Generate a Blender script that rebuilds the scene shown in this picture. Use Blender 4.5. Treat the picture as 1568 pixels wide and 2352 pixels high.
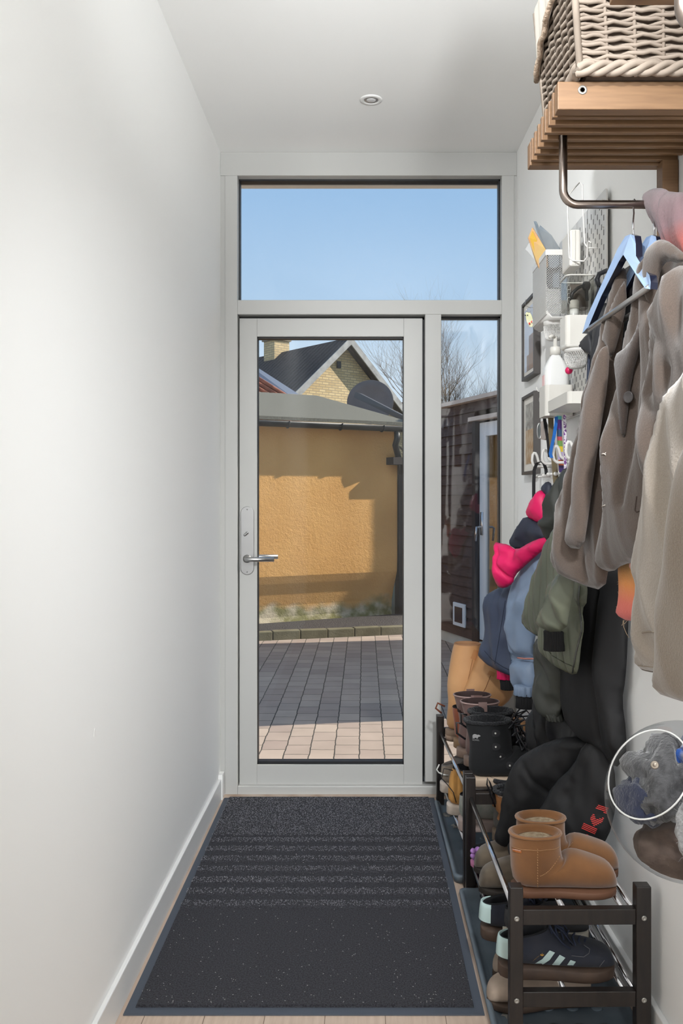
import bpy, bmesh, math, random
import numpy as np
from mathutils import Vector, Matrix, noise
from mathutils.geometry import delaunay_2d_cdt

random.seed(7)
S = bpy.context.scene
for o in list(bpy.data.objects):
    bpy.data.objects.remove(o)

# ------------------------------------------------------------------ camera
FPX, CX, CY, CZ = 2000.0, 836.0, 1145.0, 1.248   # focal length in px, vanishing point, eye height
cd = bpy.data.cameras.new('camera')
cam = bpy.data.objects.new('camera', cd)
S.collection.objects.link(cam)
cam.location = (0, 0, CZ)
cam.rotation_euler = (math.radians(90), 0, 0)
cd.sensor_fit = 'VERTICAL'
cd.sensor_height = 24.0
cd.lens = 24.0 * FPX / 2352
cd.shift_x = -(CX - 784) / 2352
cd.shift_y = (CY - 1176) / 2352
cd.clip_start = 0.02
cd.clip_end = 300
S.camera = cam

# ------------------------------------------------------------------ sky, sun, room light, exposure
S.view_settings.view_transform = 'Standard'
S.view_settings.look = 'None'
S.view_settings.exposure = 0.3
S.view_settings.gamma = 1.0
S.view_settings.use_curve_mapping = False
W = bpy.data.worlds.new('sky')
S.world = W
W.use_nodes = True
wn, wl = W.node_tree.nodes, W.node_tree.links
bg = wn['Background']
tc = wn.new('ShaderNodeTexCoord'); sp = wn.new('ShaderNodeSeparateXYZ'); cr = wn.new('ShaderNodeValToRGB')
wl.new(tc.outputs['Generated'], sp.inputs[0]); wl.new(sp.outputs['Z'], cr.inputs[0]); wl.new(cr.outputs[0], bg.inputs[0])
def lin(c):
    return tuple((x / 255 / 12.92) if x / 255 <= .04045 else ((x / 255 + .055) / 1.055) ** 2.4 for x in c)
el = cr.color_ramp.elements
el[0].position = 0.0; el[0].color = (*lin((226, 238, 248)), 1)
el[1].position = 1.0; el[1].color = (*lin((150, 180, 218)), 1)
for p, c in ((.15, (208, 229, 247)), (.21, (180, 211, 240)), (.33, (158, 197, 236)), (.6, (156, 190, 228))):
    e = el.new(p); e.color = (*lin(c), 1)
bg.inputs[1].default_value = .79

def light(name, kind, loc, energy, **k):
    d = bpy.data.lights.new(name, kind); o = bpy.data.objects.new(name, d)
    S.collection.objects.link(o); o.location = loc; d.energy = energy
    for a, v in k.items(): setattr(d, a, v)
    return o
SUN_AZ, SUN_EL = math.radians(9), math.radians(38)
sv = Vector((math.cos(SUN_AZ) * math.cos(SUN_EL), math.sin(SUN_AZ) * math.cos(SUN_EL), math.sin(SUN_EL)))
sun = light('sun', 'SUN', (6, 4, 8), 5.0, angle=math.radians(.6), color=(1, .93, .82))
sun.rotation_euler = sv.to_track_quat('Z', 'Y').to_euler()
# added fill lights out of view, standing in for the rest of the house
a1 = light('ceiling_fill_panel', 'AREA', (.02, .2, 2.685), 11, shape='RECTANGLE', size=1.1, size_y=1.2, color=(.965, .985, 1))
def aimed(name, loc, to, energy, size, spread, color=(.965, .985, 1)):
    o = light(name, 'AREA', loc, energy, shape='SQUARE', size=size, color=color, spread=math.radians(spread))
    o.rotation_euler = (Vector(to) - Vector(loc)).to_track_quat('-Z', 'Y').to_euler(); return o
a3 = light('back_fill_strip', 'AREA', (.575, -2.3, 1.3), 21, shape='RECTANGLE', size=.24, size_y=2.2, color=(.965, .985, 1), spread=math.radians(130))  # added fill strip, placed where the mullion hides its reflection
a3.rotation_euler = (math.radians(90), 0, math.radians(6))
aimed('fill_spot_ceiling', (.46, .1, 1.8), (.0, 2.1, 2.7), 3.8, .16, 42)  # added spots that brighten the far ceiling and walls, no known fittings
aimed('fill_spot_left', (.46, .3, 2.2), (-.35, 3.4, .25), 6.5, .14, 62)
aimed('fill_spot_right', (-.42, .2, 2.64), (.64, 2.8, 1.8), 5.4, .08, 54)

# ------------------------------------------------------------------ helpers
def P(px, py, d):
    """point on the view ray of a pixel at depth d (metres)"""
    return Vector(((px - CX) * d / FPX, d, CZ - (py - CY) * d / FPX))
def XR(y): return .64 + (3.65 - y) * .02        # right wall, not quite parallel

MATS = {}
def mat(name, col, rough=.6, metal=0., bump=None, var=None, spec=.5, alpha=None, coat=0., sheen=0., trans=0., ior=1.45):
    if name in MATS: return MATS[name]
    m = bpy.data.materials.new(name); m.use_nodes = True
    n, l = m.node_tree.nodes, m.node_tree.links
    b = n['Principled BSDF']
    c = lin(col)
    b.inputs['Base Color'].default_value = (*c, 1)
    b.inputs['Roughness'].default_value = rough
    b.inputs['Metallic'].default_value = metal
    b.inputs['Specular IOR Level'].default_value = spec
    b.inputs['IOR'].default_value = ior
    b.inputs['Transmission Weight'].default_value = trans
    b.inputs['Coat Weight'].default_value = coat
    b.inputs['Sheen Weight'].default_value = sheen
    if alpha is not None: b.inputs['Alpha'].default_value = alpha
    t = n.new('ShaderNodeTexCoord')
    if var:                                   # (second colour, scale, contrast)
        c2, sc, con = var[:3]
        nz = n.new('ShaderNodeTexNoise'); nz.inputs['Scale'].default_value = sc; nz.inputs['Detail'].default_value = 6
        if len(var) > 3:
            mp = n.new('ShaderNodeMapping'); mp.inputs['Scale'].default_value = var[3]
            l.new(t.outputs['Object'], mp.inputs[0]); l.new(mp.outputs[0], nz.inputs[0])
        else: l.new(t.outputs['Object'], nz.inputs[0])
        r = n.new('ShaderNodeValToRGB')
        r.color_ramp.elements[0].position = .5 - con; r.color_ramp.elements[0].color = (*c, 1)
        r.color_ramp.elements[1].position = .5 + con; r.color_ramp.elements[1].color = (*lin(c2), 1)
        l.new(nz.outputs[0], r.inputs[0]); l.new(r.outputs[0], b.inputs['Base Color'])
    if bump:                                  # (scale, strength, distance)
        nz = n.new('ShaderNodeTexNoise'); nz.inputs['Scale'].default_value = bump[0]; nz.inputs['Detail'].default_value = 8
        l.new(t.outputs['Object'], nz.inputs[0])
        bp = n.new('ShaderNodeBump'); bp.inputs['Strength'].default_value = bump[1]; bp.inputs['Distance'].default_value = bump[2]
        l.new(nz.outputs[0], bp.inputs['Height']); l.new(bp.outputs[0], b.inputs['Normal'])
    MATS[name] = m
    return m

def glass(name, tint=(255, 255, 255), refl=.03, rough=0.0, graze=.5):
    if name in MATS: return MATS[name]
    m = bpy.data.materials.new(name); m.use_nodes = True
    n, l = m.node_tree.nodes, m.node_tree.links
    n.remove(n['Principled BSDF'])
    tr = n.new('ShaderNodeBsdfTransparent'); tr.inputs[0].default_value = (*lin(tint), 1)
    gl = n.new('ShaderNodeBsdfGlossy'); gl.inputs['Roughness'].default_value = rough
    fr = n.new('ShaderNodeLayerWeight'); fr.inputs[0].default_value = .5
    mx = n.new('ShaderNodeMixShader'); ma = n.new('ShaderNodeMath'); ma.operation = 'MULTIPLY_ADD'; ma.inputs[1].default_value = graze; ma.inputs[2].default_value = refl
    pw = n.new('ShaderNodeMath'); pw.operation = 'POWER'; pw.inputs[1].default_value = 5
    l.new(fr.outputs['Facing'], pw.inputs[0]); l.new(pw.outputs[0], ma.inputs[0])
    l.new(ma.outputs[0], mx.inputs[0]); l.new(tr.outputs[0], mx.inputs[1]); l.new(gl.outputs[0], mx.inputs[2])
    l.new(mx.outputs[0], n['Material Output'].inputs[0])
    MATS[name] = m
    return m

class MB:
    def __init__(s): s.v = []; s.f = []; s.mi = []
    def add(s, vs, fs, mi=0):
        k = len(s.v); s.v += [Vector(v) for v in vs]; s.f += [[k + i for i in f] for f in fs]; s.mi += [mi] * len(fs)
        return s
    def box(s, x0, x1, y0, y1, z0, z1, M=None):
        vs = [Vector((x, y, z)) for z in (z0, z1) for y in (y0, y1) for x in (x0, x1)]
        if M: vs = [M @ v for v in vs]
        return s.add(vs, [(0, 2, 3, 1), (4, 5, 7, 6), (0, 1, 5, 4), (2, 6, 7, 3), (0, 4, 6, 2), (1, 3, 7, 5)])
    def loft(s, rings, close=True, cap0=True, cap1=True, mi=0):
        n = len(rings[0]); vs = [p for r in rings for p in r]; fs = []
        for i in range(len(rings) - 1):
            for j in range(n if close else n - 1):
                a, b = i * n + j, i * n + (j + 1) % n
                fs.append((a, b, b + n, a + n))
        if cap0: fs.append(tuple(range(n - 1, -1, -1)))
        if cap1: fs.append(tuple(range((len(rings) - 1) * n, len(rings) * n)))
        return s.add(vs, fs, mi)
    def tube(s, pts, r, n=8, closed=False, caps=True):
        pts = [Vector(p) for p in pts]; rings = []; m = len(pts)
        up = Vector((0, 0, 1)); prev = None
        for i, p in enumerate(pts):
            a = pts[(i - 1) % m] if (closed or i > 0) else p
            b = pts[(i + 1) % m] if (closed or i < m - 1) else p
            t = (b - a); t = t.normalized() if t.length > 1e-9 else Vector((0, 0, 1))
            if prev is None:
                u = t.cross(up)
                if u.length < .1: u = t.cross(Vector((1, 0, 0)))
            else: u = prev - t * prev.dot(t)
            u.normalize(); prev = u; w = t.cross(u)
            rr = r[i] if isinstance(r, (list, tuple)) else r
            rings.append([p + (u * math.cos(2 * math.pi * k / n) + w * math.sin(2 * math.pi * k / n)) * rr for k in range(n)])
        if closed: rings.append(rings[0]); caps = False
        return s.loft(rings, True, caps, caps)
    def lathe(s, prof, c=(0, 0, 0), axis=(0, 0, 1), n=24, M=None):
        q = Vector(axis).to_track_quat('Z', 'Y').to_matrix(); c = Vector(c)
        rings = [[c + q @ Vector((r * math.cos(2 * math.pi * k / n), r * math.sin(2 * math.pi * k / n), z)) for k in range(n)] for r, z in prof]
        return s.loft(rings, True, prof[0][0] > 1e-5, prof[-1][0] > 1e-5)
    def cyl(s, a, b, r, n=14): return s.tube([a, b], r, n)
    def ball(s, c, r, n=14, m=8, sc=(1, 1, 1)):
        c = Vector(c); rings = []
        for i in range(m + 1):
            th = math.pi * i / m; th = min(max(th, .02), math.pi - .02)
            rings.append([c + Vector((r * sc[0] * math.sin(th) * math.cos(2 * math.pi * k / n), r * sc[1] * math.sin(th) * math.sin(2 * math.pi * k / n), -r * sc[2] * math.cos(th))) for k in range(n)])
        return s.loft(rings)
    def slab(s, pts, off):
        """polygon with a thickness vector"""
        off = Vector(off); n = len(pts); vs = [Vector(p) for p in pts] + [Vector(p) + off for p in pts]
        fs = [tuple(range(n - 1, -1, -1)), tuple(range(n, 2 * n))] + [(i, (i + 1) % n, n + (i + 1) % n, n + i) for i in range(n)]
        return s.add(vs, fs)

ORG = {}
def _link(o, parent, local=False):
    S.collection.objects.link(o)
    if parent is not None:
        o.parent = parent
def build(name, mb, m, parent=None, smooth=True, bev=0, local=False, sub=0, label=None):
    me = bpy.data.meshes.new(name)
    org = ORG.get(parent.name, Vector()) if parent is not None else Vector()
    if local: org = Vector()
    me.from_pydata([tuple(v - org) for v in mb.v], [], mb.f)
    for q in (m if isinstance(m, (list, tuple)) else [m]): me.materials.append(q)
    if any(mb.mi): me.polygons.foreach_set('material_index', mb.mi)
    me.validate(); me.update()
    bm = bmesh.new(); bm.from_mesh(me); bmesh.ops.recalc_face_normals(bm, faces=bm.faces)
    bm.to_mesh(me); bm.free()
    me.polygons.foreach_set('use_smooth', [smooth] * len(me.polygons))
    o = bpy.data.objects.new(name, me)
    _link(o, parent)
    ORG[o.name] = ORG.get(parent.name, Vector()) if parent is not None else Vector()
    if bev:
        b = o.modifiers.new('bevel', 'BEVEL'); b.width = bev; b.segments = 2; b.limit_method = 'ANGLE'
    if sub:
        b = o.modifiers.new('sub', 'SUBSURF'); b.levels = sub; b.render_levels = sub
    if label: o['label'] = label
    return o
def tag(o, label, cat, group=None, kind=None):
    if label: o['label'] = label
    if cat: o['category'] = cat
    if group: o['group'] = group
    if kind: o['kind'] = kind
    return o
def struct(name, mb, m, parent=None, **k):
    o = build(name, mb, m, parent, **k)
    if parent is None: o['kind'] = 'structure'
    return o
def thing(name, label, cat, loc=(0, 0, 0), group=None, kind=None, rz=0):
    o = bpy.data.objects.new(name, None); S.collection.objects.link(o)
    o.location = loc; o.rotation_euler[2] = rz; ORG[o.name] = Vector(loc); o.empty_display_size = .05
    return tag(o, label, cat, group, kind)
def copy_tree(o, loc=None, label=None, parent=None):
    c = o.copy(); S.collection.objects.link(c)
    if parent is not None: c.parent = parent
    if loc is not None: c.location = loc
    if label: c['label'] = label
    ORG[c.name] = ORG.get(o.name, Vector())
    for ch in list(o.children): copy_tree(ch, parent=c)
    return c

def smooth_poly(pts, it=2):
    for _ in range(it):
        q = []
        n = len(pts)
        for i in range(n):
            a, b = pts[i], pts[(i + 1) % n]
            q.append(tuple(a[k] * .75 + b[k] * .25 for k in range(2))); q.append(tuple(a[k] * .25 + b[k] * .75 for k in range(2)))
        pts = q
    return pts
def seg_dist(Q, poly, closed=True):
    Q = np.asarray(Q); A = np.asarray(poly, float); B = np.roll(A, -1, 0)
    if not closed: A, B = A[:-1], B[:-1]
    best = np.full(len(Q), 1e9)
    for a, b in zip(A, B):
        ab = b - a; L = ab @ ab + 1e-12
        t = np.clip(((Q - a) @ ab) / L, 0, 1)
        dd = np.hypot(*(Q - (a + t[:, None] * ab)).T); best = np.minimum(best, dd)
    return best
def inside(Q, poly):
    x, y = Q[:, 0], Q[:, 1]; r = np.zeros(len(Q), bool); n = len(poly)
    for i in range(n):
        x1, y1 = poly[i]; x2, y2 = poly[(i + 1) % n]
        if y1 == y2: continue
        c = ((y1 > y) != (y2 > y)) & (x < (x2 - x1) * (y - y1) / (y2 - y1) + x1); r ^= c
    return r
def pillow(outline, A, B, T=.03, R=.04, res=.008, folds=(), wr=(0, 8, 3), back=.3, sm=1, seed=0, wave=None, mb=None, bias=0., t0=.005, ridge=.7):
    """a soft closed shape hung in a vertical plane through A=(px,depth) and B=(px,depth);
    folds = (polyline, height, width) ridges; wr = wrinkle height and scales across / down"""
    PA, PB = P(A[0], 0, A[1]), P(B[0], 0, B[1])
    dx, dy = PB.x - PA.x, PB.y - PA.y; L = math.hypot(dx, dy)
    nrm = Vector((dy, -dx, 0)).normalized()
    if nrm.dot(Vector((PA.x + PB.x, PA.y + PB.y, 0))) > 0: nrm = -nrm
    PA, PB = PA + nrm * bias, PB + nrm * bias
    def uv(px, py):
        k = (px - CX) / FPX
        t = (k * PA.y - PA.x) / (dx - k * dy)
        Y = PA.y + t * dy
        return (t * L, CZ - (py - CY) * Y / FPX)
    pts = smooth_poly(list(outline), sm) if sm else list(outline)
    poly = [uv(*p) for p in pts]
    # resample long edges
    q = []
    for i in range(len(poly)):
        a, b = poly[i], poly[(i + 1) % len(poly)]; d = math.hypot(b[0] - a[0], b[1] - a[1]); k = max(1, int(d / res))
        for j in range(k): q.append((a[0] + (b[0] - a[0]) * j / k, a[1] + (b[1] - a[1]) * j / k))
    poly = q; arr = np.array(poly)
    u0, z0 = arr.min(0); u1, z1 = arr.max(0)
    gu, gz = np.meshgrid(np.arange(u0, u1, res), np.arange(z0, z1, res * 1.2)); G = np.c_[gu.ravel(), gz.ravel()]
    G = G[inside(G, poly)]
    if len(G): G = G[seg_dist(G, poly) > res * .45]
    allp = [Vector(p) for p in poly] + [Vector((float(a), float(b))) for a, b in G]
    n = len(poly)
    vo, eo, fo, ov, oe, of = delaunay_2d_cdt(allp, [(i, (i + 1) % n) for i in range(n)], [], 1, 1e-6)
    Q = np.array([(v.x, v.y) for v in vo]); D = seg_dist(Q, poly)
    e = np.clip(D / (R * 1.6), 0, 1); e0 = np.clip(D / (t0 * 1.5), 0, 1)
    h = t0 * np.sqrt(1 - (1 - e0) ** 2) + T * (1 - (1 - e) ** 2.0) * .62
    mask = np.clip(D / .012, 0, 1)
    add = np.zeros(len(Q))
    for pl, hgt, wid in folds:
        dd = seg_dist(Q, [uv(*p) for p in pl], False) if len(pl) > 1 else np.hypot(*(Q - np.array(uv(*pl[0]))).T)
        add += hgt * np.exp(-(dd / wid) ** 2)
    if wave:                                     # (height, wavelength): regular ribs or quilting
        add += -wave[0] * (np.abs(np.cos(math.pi * Q[:, 0] / wave[1])) ** 8)
    if wr[0]:
        w = np.array([noise.noise(Vector((p[0] * wr[1] + seed * 7.3, p[1] * wr[2], seed * 3.1))) + .5 * noise.noise(Vector((p[0] * wr[1] * 2.3, p[1] * wr[2] * 2.1 + seed, 4.2))) for p in Q])
        r2 = np.array([1 - 2.6 * abs(noise.noise(Vector((p[0] * wr[1] * .9 + p[1] * 2.2 + seed * 3.3, p[1] * wr[2] * .9 + p[0] * 3, seed)))) for p in Q])
        add += w * wr[0] * 2.4 + r2 * wr[0] * ridge * 1.6
    dr = Vector((dx, dy, 0)) / L
    base = [Vector((PA.x, PA.y, 0)) + dr * p[0] + Vector((0, 0, p[1])) for p in Q]
    fr = [b + nrm * float(h[i] + add[i] * mask[i]) for i, b in enumerate(base)]
    bk = [b - nrm * float(h[i]) * back for i, b in enumerate(base)]
    on = D < 1e-6
    idx = []; vs = list(fr)
    for i in range(len(Q)):
        if on[i]: idx.append(i)
        else: idx.append(len(vs)); vs.append(bk[i])
    fs = [tuple(f) for f in fo] + [tuple(idx[i] for i in reversed(f)) for f in fo]
    mb = mb or MB()
    mb.add(vs, fs)
    return mb

def text_mesh(txt, size, depth=.0004, ext=1.0):
    c = bpy.data.curves.new('t', 'FONT'); c.body = txt; c.size = size; c.extrude = depth; c.align_x = 'CENTER'; c.align_y = 'CENTER'
    o = bpy.data.objects.new('t', c); S.collection.objects.link(o)
    dg = bpy.context.evaluated_depsgraph_get(); dg.update()
    me = bpy.data.meshes.new_from_object(o.evaluated_get(dg))
    mb = MB(); mb.add([Vector(v.co) for v in me.vertices], [tuple(p.vertices) for p in me.polygons])
    bpy.data.objects.remove(o); bpy.data.meshes.remove(me)
    return mb
def xform(mb, M):
    mb.v = [M @ v for v in mb.v]; return mb

def cuff(px0, px1, y0, y1, d, m_, parent, name='cuff', ribs=18, amp=.0016, squash=.8, lean=0, flare=1.0, yaw=.3):
    """a knitted or cloth tube seen between px0..px1 and y0..y1 at depth d, open below"""
    a, b = P(px0, y0, d), P(px1, y0, d); r = (b.x - a.x) / 2; n = ribs * 4; z0, z1 = P(0, y0, d).z, P(0, y1, d).z
    def ring(z, k, t):
        return [Vector(((a.x + b.x) / 2 + lean * t + (r * k + amp * math.cos(ribs * q)) * math.cos(q), d + (r * k * squash + amp * math.cos(ribs * q)) * math.sin(q), z)) for q in [2 * math.pi * i / n for i in range(n)]]
    mb = MB(); mb.loft([ring(z0, .9, 0), ring(z0 - .003, 1, 0), ring((z0 + z1) / 2, (1 + flare) / 2 * .97, .5), ring(z1 + .002, flare, 1), ring(z1, flare * .95, 1), ring(z1 + .004, flare * .88, 1), ring(z1 + .03, flare * .8, .8)], cap0=True, cap1=True)
    return build(name, mb, m_, parent)
# ================================================================== materials of the setting
m_wall = mat('white_wall_paint', (243, 243, 241), .75, bump=(60, .03, .002))
m_ceil = mat('white_ceiling_paint', (244, 244, 242), .8)
m_trim = mat('white_gloss_trim', (232, 232, 230), .35)
m_frame = mat('white_window_lacquer', (184, 184, 181), .4, bump=(90, .02, .001))
m_black = mat('black_gasket', (24, 25, 28), .5)
m_steel = mat('brushed_steel', (176, 176, 176), .32, 1.0, bump=(300, .04, .0005))
m_chrome = mat('chrome', (205, 205, 208), .15, 1.0)
m_glass = glass('clear_glass', refl=.012)

def wood_mat(name, c1, c2, scale=(1, 12, 12), rough=.5, bumps=.05):
    m = mat(name, c1, rough, var=(c2, 6, .25, scale), bump=(40, bumps, .001)); return m
m_oak = wood_mat('oak_oiled', (130, 99, 69), (112, 83, 57), (2, 30, 30))
m_floorwood = wood_mat('pale_plank', (205, 184, 166), (180, 158, 140), (14, 1.2, 8), .45)

# ================================================================== room shell
Y0, Y1, ZC = -2.6, 3.65, 2.70
floor = struct('floor', MB().box(-.9, .95, Y0, Y1 + .02, -.05, 0), m_floorwood, smooth=False)
# plank joints cut as fine dark grooves
g = MB()
for i in range(12):
    x = -.82 + i * .145
    g.box(x, x + .0015, Y0, Y1, -.001, .0004)
build('plank_joint', g, mat('joint_dark', (110, 92, 78), .8), floor, smooth=False)
struct('ceiling', MB().box(-.9, .95, Y0, Y1 + .12, ZC, ZC + .2), m_ceil, smooth=False)
struct('wall_left', MB().box(-.85, -.603, Y0, Y1 + .13, 0, ZC), m_wall, smooth=False)
wr_ = MB(); wr_.slab([(XR(Y0), Y0, 0), (XR(Y1 + .13), Y1 + .13, 0), (XR(Y1 + .13), Y1 + .13, ZC), (XR(Y0), Y0, ZC)], (.22, 0, 0))
struct('wall_right', wr_, m_wall, smooth=False)
struct('wall_back', MB().box(-.9, .98, Y0 - .1, Y0, 0, ZC), m_wall, smooth=False)
struct('baseboard_left', MB().box(-.603, -.590, Y0, 3.60, 0, .088), m_trim, smooth=False, bev=.003)
bb = MB(); bb.slab([(XR(Y0) - .014, Y0, 0), (XR(3.64) - .014, 3.64, 0), (XR(3.64) - .014, 3.64, .088), (XR(Y0) - .014, Y0, .088)], (.0145, 0, 0))
struct('baseboard_right', bb, m_trim, smooth=False, bev=.003)
struct('trim_1', MB().box(-.603, -.585, 3.60, 3.65, 0, .105), m_trim, smooth=False, bev=.002)

# frame wall: positions taken at its face plane Y=3.65
def fx(px): return (px - CX) * 3.65 / FPX
def fz(py): return CZ - (py - CY) * 3.65 / FPX
YF, YB = 3.65, 3.77
xl, xr_ = -.603, XR(3.65)
g = MB(); g.box(xl, xr_, YF, YB, fz(403), ZC)
struct('trim_2', g, m_frame, smooth=False, bev=.002)                       # head of the frame
struct('trim_3', MB().box(fx(516), fx(545), YF, YB, 0, fz(403)), m_frame, smooth=False, bev=.002)
struct('trim_4', MB().box(xl, fx(516), YF + .006, YB, 0, fz(403)), m_frame, smooth=False)
struct('trim_5', MB().box(fx(1152), fx(1181), YF, YB, 0, fz(403)), m_frame, smooth=False, bev=.002)
struct('trim_6', MB().box(fx(1181), xr_, YF + .006, YB, 0, fz(403)), m_frame, smooth=False)
struct('trim_7', MB().box(fx(545), fx(1152), YF, YB, fz(722), fz(689)), m_frame, smooth=False, bev=.002)   # transom bar
struct('trim_8', MB().box(fx(976), fx(1013), YF, YB, .06, fz(722)), m_frame, smooth=False, bev=.002)      # mullion
struct('trim_9', MB().box(fx(545), fx(1152), YF, YB + .06, 0, .042), m_frame, smooth=False, bev=.003)      # sill
struct('trim_10', MB().box(fx(512), fx(1002), YF - .03, YF, 0, .008), mat('bare_threshold', (165, 140, 120), .6, var=((196, 180, 165), 14, .2)), smooth=False)

# fanlight and sidelight: glass with black gaskets
def pane_window(name, x0, x1, z0, z1, y, label, m_glass=m_glass):
    w = thing(name, label, 'window', ((x0 + x1) / 2, y, z0), kind='structure')
    build('glass_pane', MB().box(x0, x1, y, y + .004, z0, z1).box(x0, x1, y + .028, y + .032, z0, z1), m_glass, w, smooth=False)
    t = .008
    g = MB(); g.box(x0, x1, y - .006, y + .036, z1 - t, z1).box(x0, x1, y - .006, y + .036, z0, z0 + t * .6)
    g.box(x0, x0 + t * .5, y - .006, y + .036, z0, z1).box(x1 - t * .8, x1, y - .006, y + .036, z0, z1)
    build('gasket', g, m_black, w, smooth=False)
    return w
pane_window('window_1', fx(545), fx(1152), fz(689), fz(403), 3.70, 'wide fanlight pane above the glazed door showing blue sky')
pane_window('window_2', fx(1013), fx(1152), .042, fz(722), 3.70, 'tall narrow sidelight pane right of the glazed door', glass('sidelight_glass', refl=.035))
sc = Vector((-.603, 1.948, .724))
build('paint_chip', MB().slab([sc + Vector((-.001, a, b)) for a, b in ((-.004, -.008), (.002, -.009), (.004, .002), (.001, .010), (-.003, .004))], (.0016, 0, 0)), m_trim, bpy.data.objects['wall_left'], smooth=False)

# ------------------------------------------------------------------ the glazed door
LY = 3.675
def lx(px): return (px - CX) * LY / FPX
def lz(py): return CZ - (py - CY) * LY / FPX
door = thing('door_1', 'white glazed entrance door with steel lever handle', 'door', (lx(548), LY, .045), kind='structure')
x0, x1, z0, z1 = lx(549.5), lx(970), lz(1804), lz(731)
gx0, gx1, gz0, gz1 = lx(590), lx(927), lz(1757), lz(773)
build('stile', MB().box(x0, gx0, LY, LY + .06, z0, z1), m_frame, door, smooth=False, bev=.0015)
build('stile', MB().box(gx1, x1, LY, LY + .06, z0, z1), m_frame, door, smooth=False, bev=.0015)
build('rail', MB().box(gx0, gx1, LY, LY + .06, gz1, z1), m_frame, door, smooth=False, bev=.0015)
build('rail', MB().box(gx0, gx1, LY, LY + .06, z0, gz0), m_frame, door, smooth=False, bev=.0015)
build('door_gap', MB().box(fx(545), fx(976), LY + .02, LY + .03, .042, fz(722)), m_black, door, smooth=False) if False else None
g = MB(); t = .006
g.box(gx0, gx1, LY + .012, LY + .05, gz1 - .007, gz1).box(gx0, gx1, LY + .012, LY + .05, gz0, gz0 + .011)
g.box(gx0, gx0 + .003, LY + .012, LY + .05, gz0, gz1).box(gx1 - .003, gx1, LY + .012, LY + .05, gz0, gz1)
build('gasket', g, m_black, door, smooth=False)
build('glass_pane', MB().box(gx0, gx1, LY + .02, LY + .024, gz0, gz1).box(gx0, gx1, LY + .045, LY + .049, gz0, gz1), m_glass, door, smooth=False)
# black rebate seal round the leaf
g = MB(); xa, xb, za, zb = fx(545), fx(976), .042, fz(722)
g.box(xa, x0, LY + .035, LY + .055, za, zb).box(x1, xb, LY + .035, LY + .055, za, zb).box(xa, xb, LY + .035, LY + .055, z1, zb).box(xa, xb, LY + .035, LY + .055, za, z0)
build('seal', g, m_black, door, smooth=False)
# escutcheon, thumb turn, lever
ex, ez0, ez1, er = lx(568), lz(1320), lz(1163), .0285
pl = [(ex + er * math.cos(a), ez1 - er + er * math.sin(a)) for a in np.linspace(0, math.pi, 14)] + [(ex + er * math.cos(a), ez0 + er + er * math.sin(a)) for a in np.linspace(math.pi, 2 * math.pi, 14)]
esc = build('lock_plate', MB().slab([(x, LY - .007, z) for x, z in pl], (0, .007, 0)), m_steel, door, smooth=False, bev=.002)
tq = MB(); c = Vector((lx(566), LY - .012, lz(1226)))
M = Matrix.Translation(c) @ Matrix.Rotation(math.radians(-40), 4, 'Y')
tq.box(-.012, .012, -.008, .006, -.005, .005, M)
build('thumb_turn', tq, m_steel, esc, smooth=False, bev=.004)
build('screw', MB().cyl((ex, LY - .0085, lz(1170)), (ex, LY - .006, lz(1170)), .003).cyl((ex, LY - .0085, lz(1313)), (ex, LY - .006, lz(1313)), .003), m_steel, esc)
def lever(y0, sgn, name):
    zc = lz(1283); pts = [(ex, y0, zc), (ex, y0 + sgn * .035, zc)]
    for k in range(1, 6):
        a = k / 5 * math.pi / 2; pts.append((ex + .012 * (1 - math.cos(a)), y0 + sgn * (.035 + .012 * math.sin(a)), zc))
    pts.append((ex + .118, y0 + sgn * .047, zc))
    b = MB().tube(pts, .0098, 14)
    b.cyl((ex, y0, zc), (ex, y0 + sgn * .009, zc), .017, 20)
    build(name, b, m_steel, door)
lever(LY - .007, -1, 'door_handle'); lever(LY + .06, 1, 'door_handle')

# ------------------------------------------------------------------ recessed ceiling lamp
c = P(852, 229, 1); k = (ZC - CZ) / (c.z - CZ); c = Vector((c.x * k, k, ZC))
dl = thing('recessed_downlight', 'small round white recessed downlight in the ceiling', 'ceiling light', c)
build('trim_ring', MB().lathe([(.040, .004), (.041, 0), (.040, -.003), (.028, -.004), (.026, -.002), (.025, .003)], c, n=40), m_trim, dl)
build('reflector', MB().lathe([(.026, -.002), (.022, -.0032), (.019, -.003)], c, n=30), mat('satin_reflector', (190, 190, 190), .3, .8), dl)
build('bulb', MB().lathe([(.019, -.0028), (.012, -.0045), (.001, -.005)], c, n=24), mat('frosted_lens', (205, 205, 205), .2), dl)

# ================================================================== outdoors
GZ = -.10
m_pav = bpy.data.materials.new('concrete_pavers'); m_pav.use_nodes = True
n, l = m_pav.node_tree.nodes, m_pav.node_tree.links; b = n['Principled BSDF']; b.inputs['Roughness'].default_value = .9
tcn = n.new('ShaderNodeTexCoord'); mp = n.new('ShaderNodeMapping'); mp.inputs['Rotation'].default_value = (0, 0, math.radians(90)); mp.inputs['Location'].default_value = (.03, .02, 0)
br = n.new('ShaderNodeTexBrick'); br.inputs['Color1'].default_value = (*lin((190, 171, 154)), 1); br.inputs['Color2'].default_value = (*lin((168, 149, 136)), 1)
br.inputs['Mortar'].default_value = (*lin((62, 58, 50)), 1); br.inputs['Scale'].default_value = 1; br.inputs['Mortar Size'].default_value = .0035
br.inputs['Brick Width'].default_value = .175; br.inputs['Row Height'].default_value = .132; br.inputs['Mortar Smooth'].default_value = .3
nz = n.new('ShaderNodeTexNoise'); nz.inputs['Scale'].default_value = 5; nz.inputs['Detail'].default_value = 8
mx = n.new('ShaderNodeMix'); mx.data_type = 'RGBA'; mx.blend_type = 'MULTIPLY'; mx.inputs[0].default_value = .35
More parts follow.
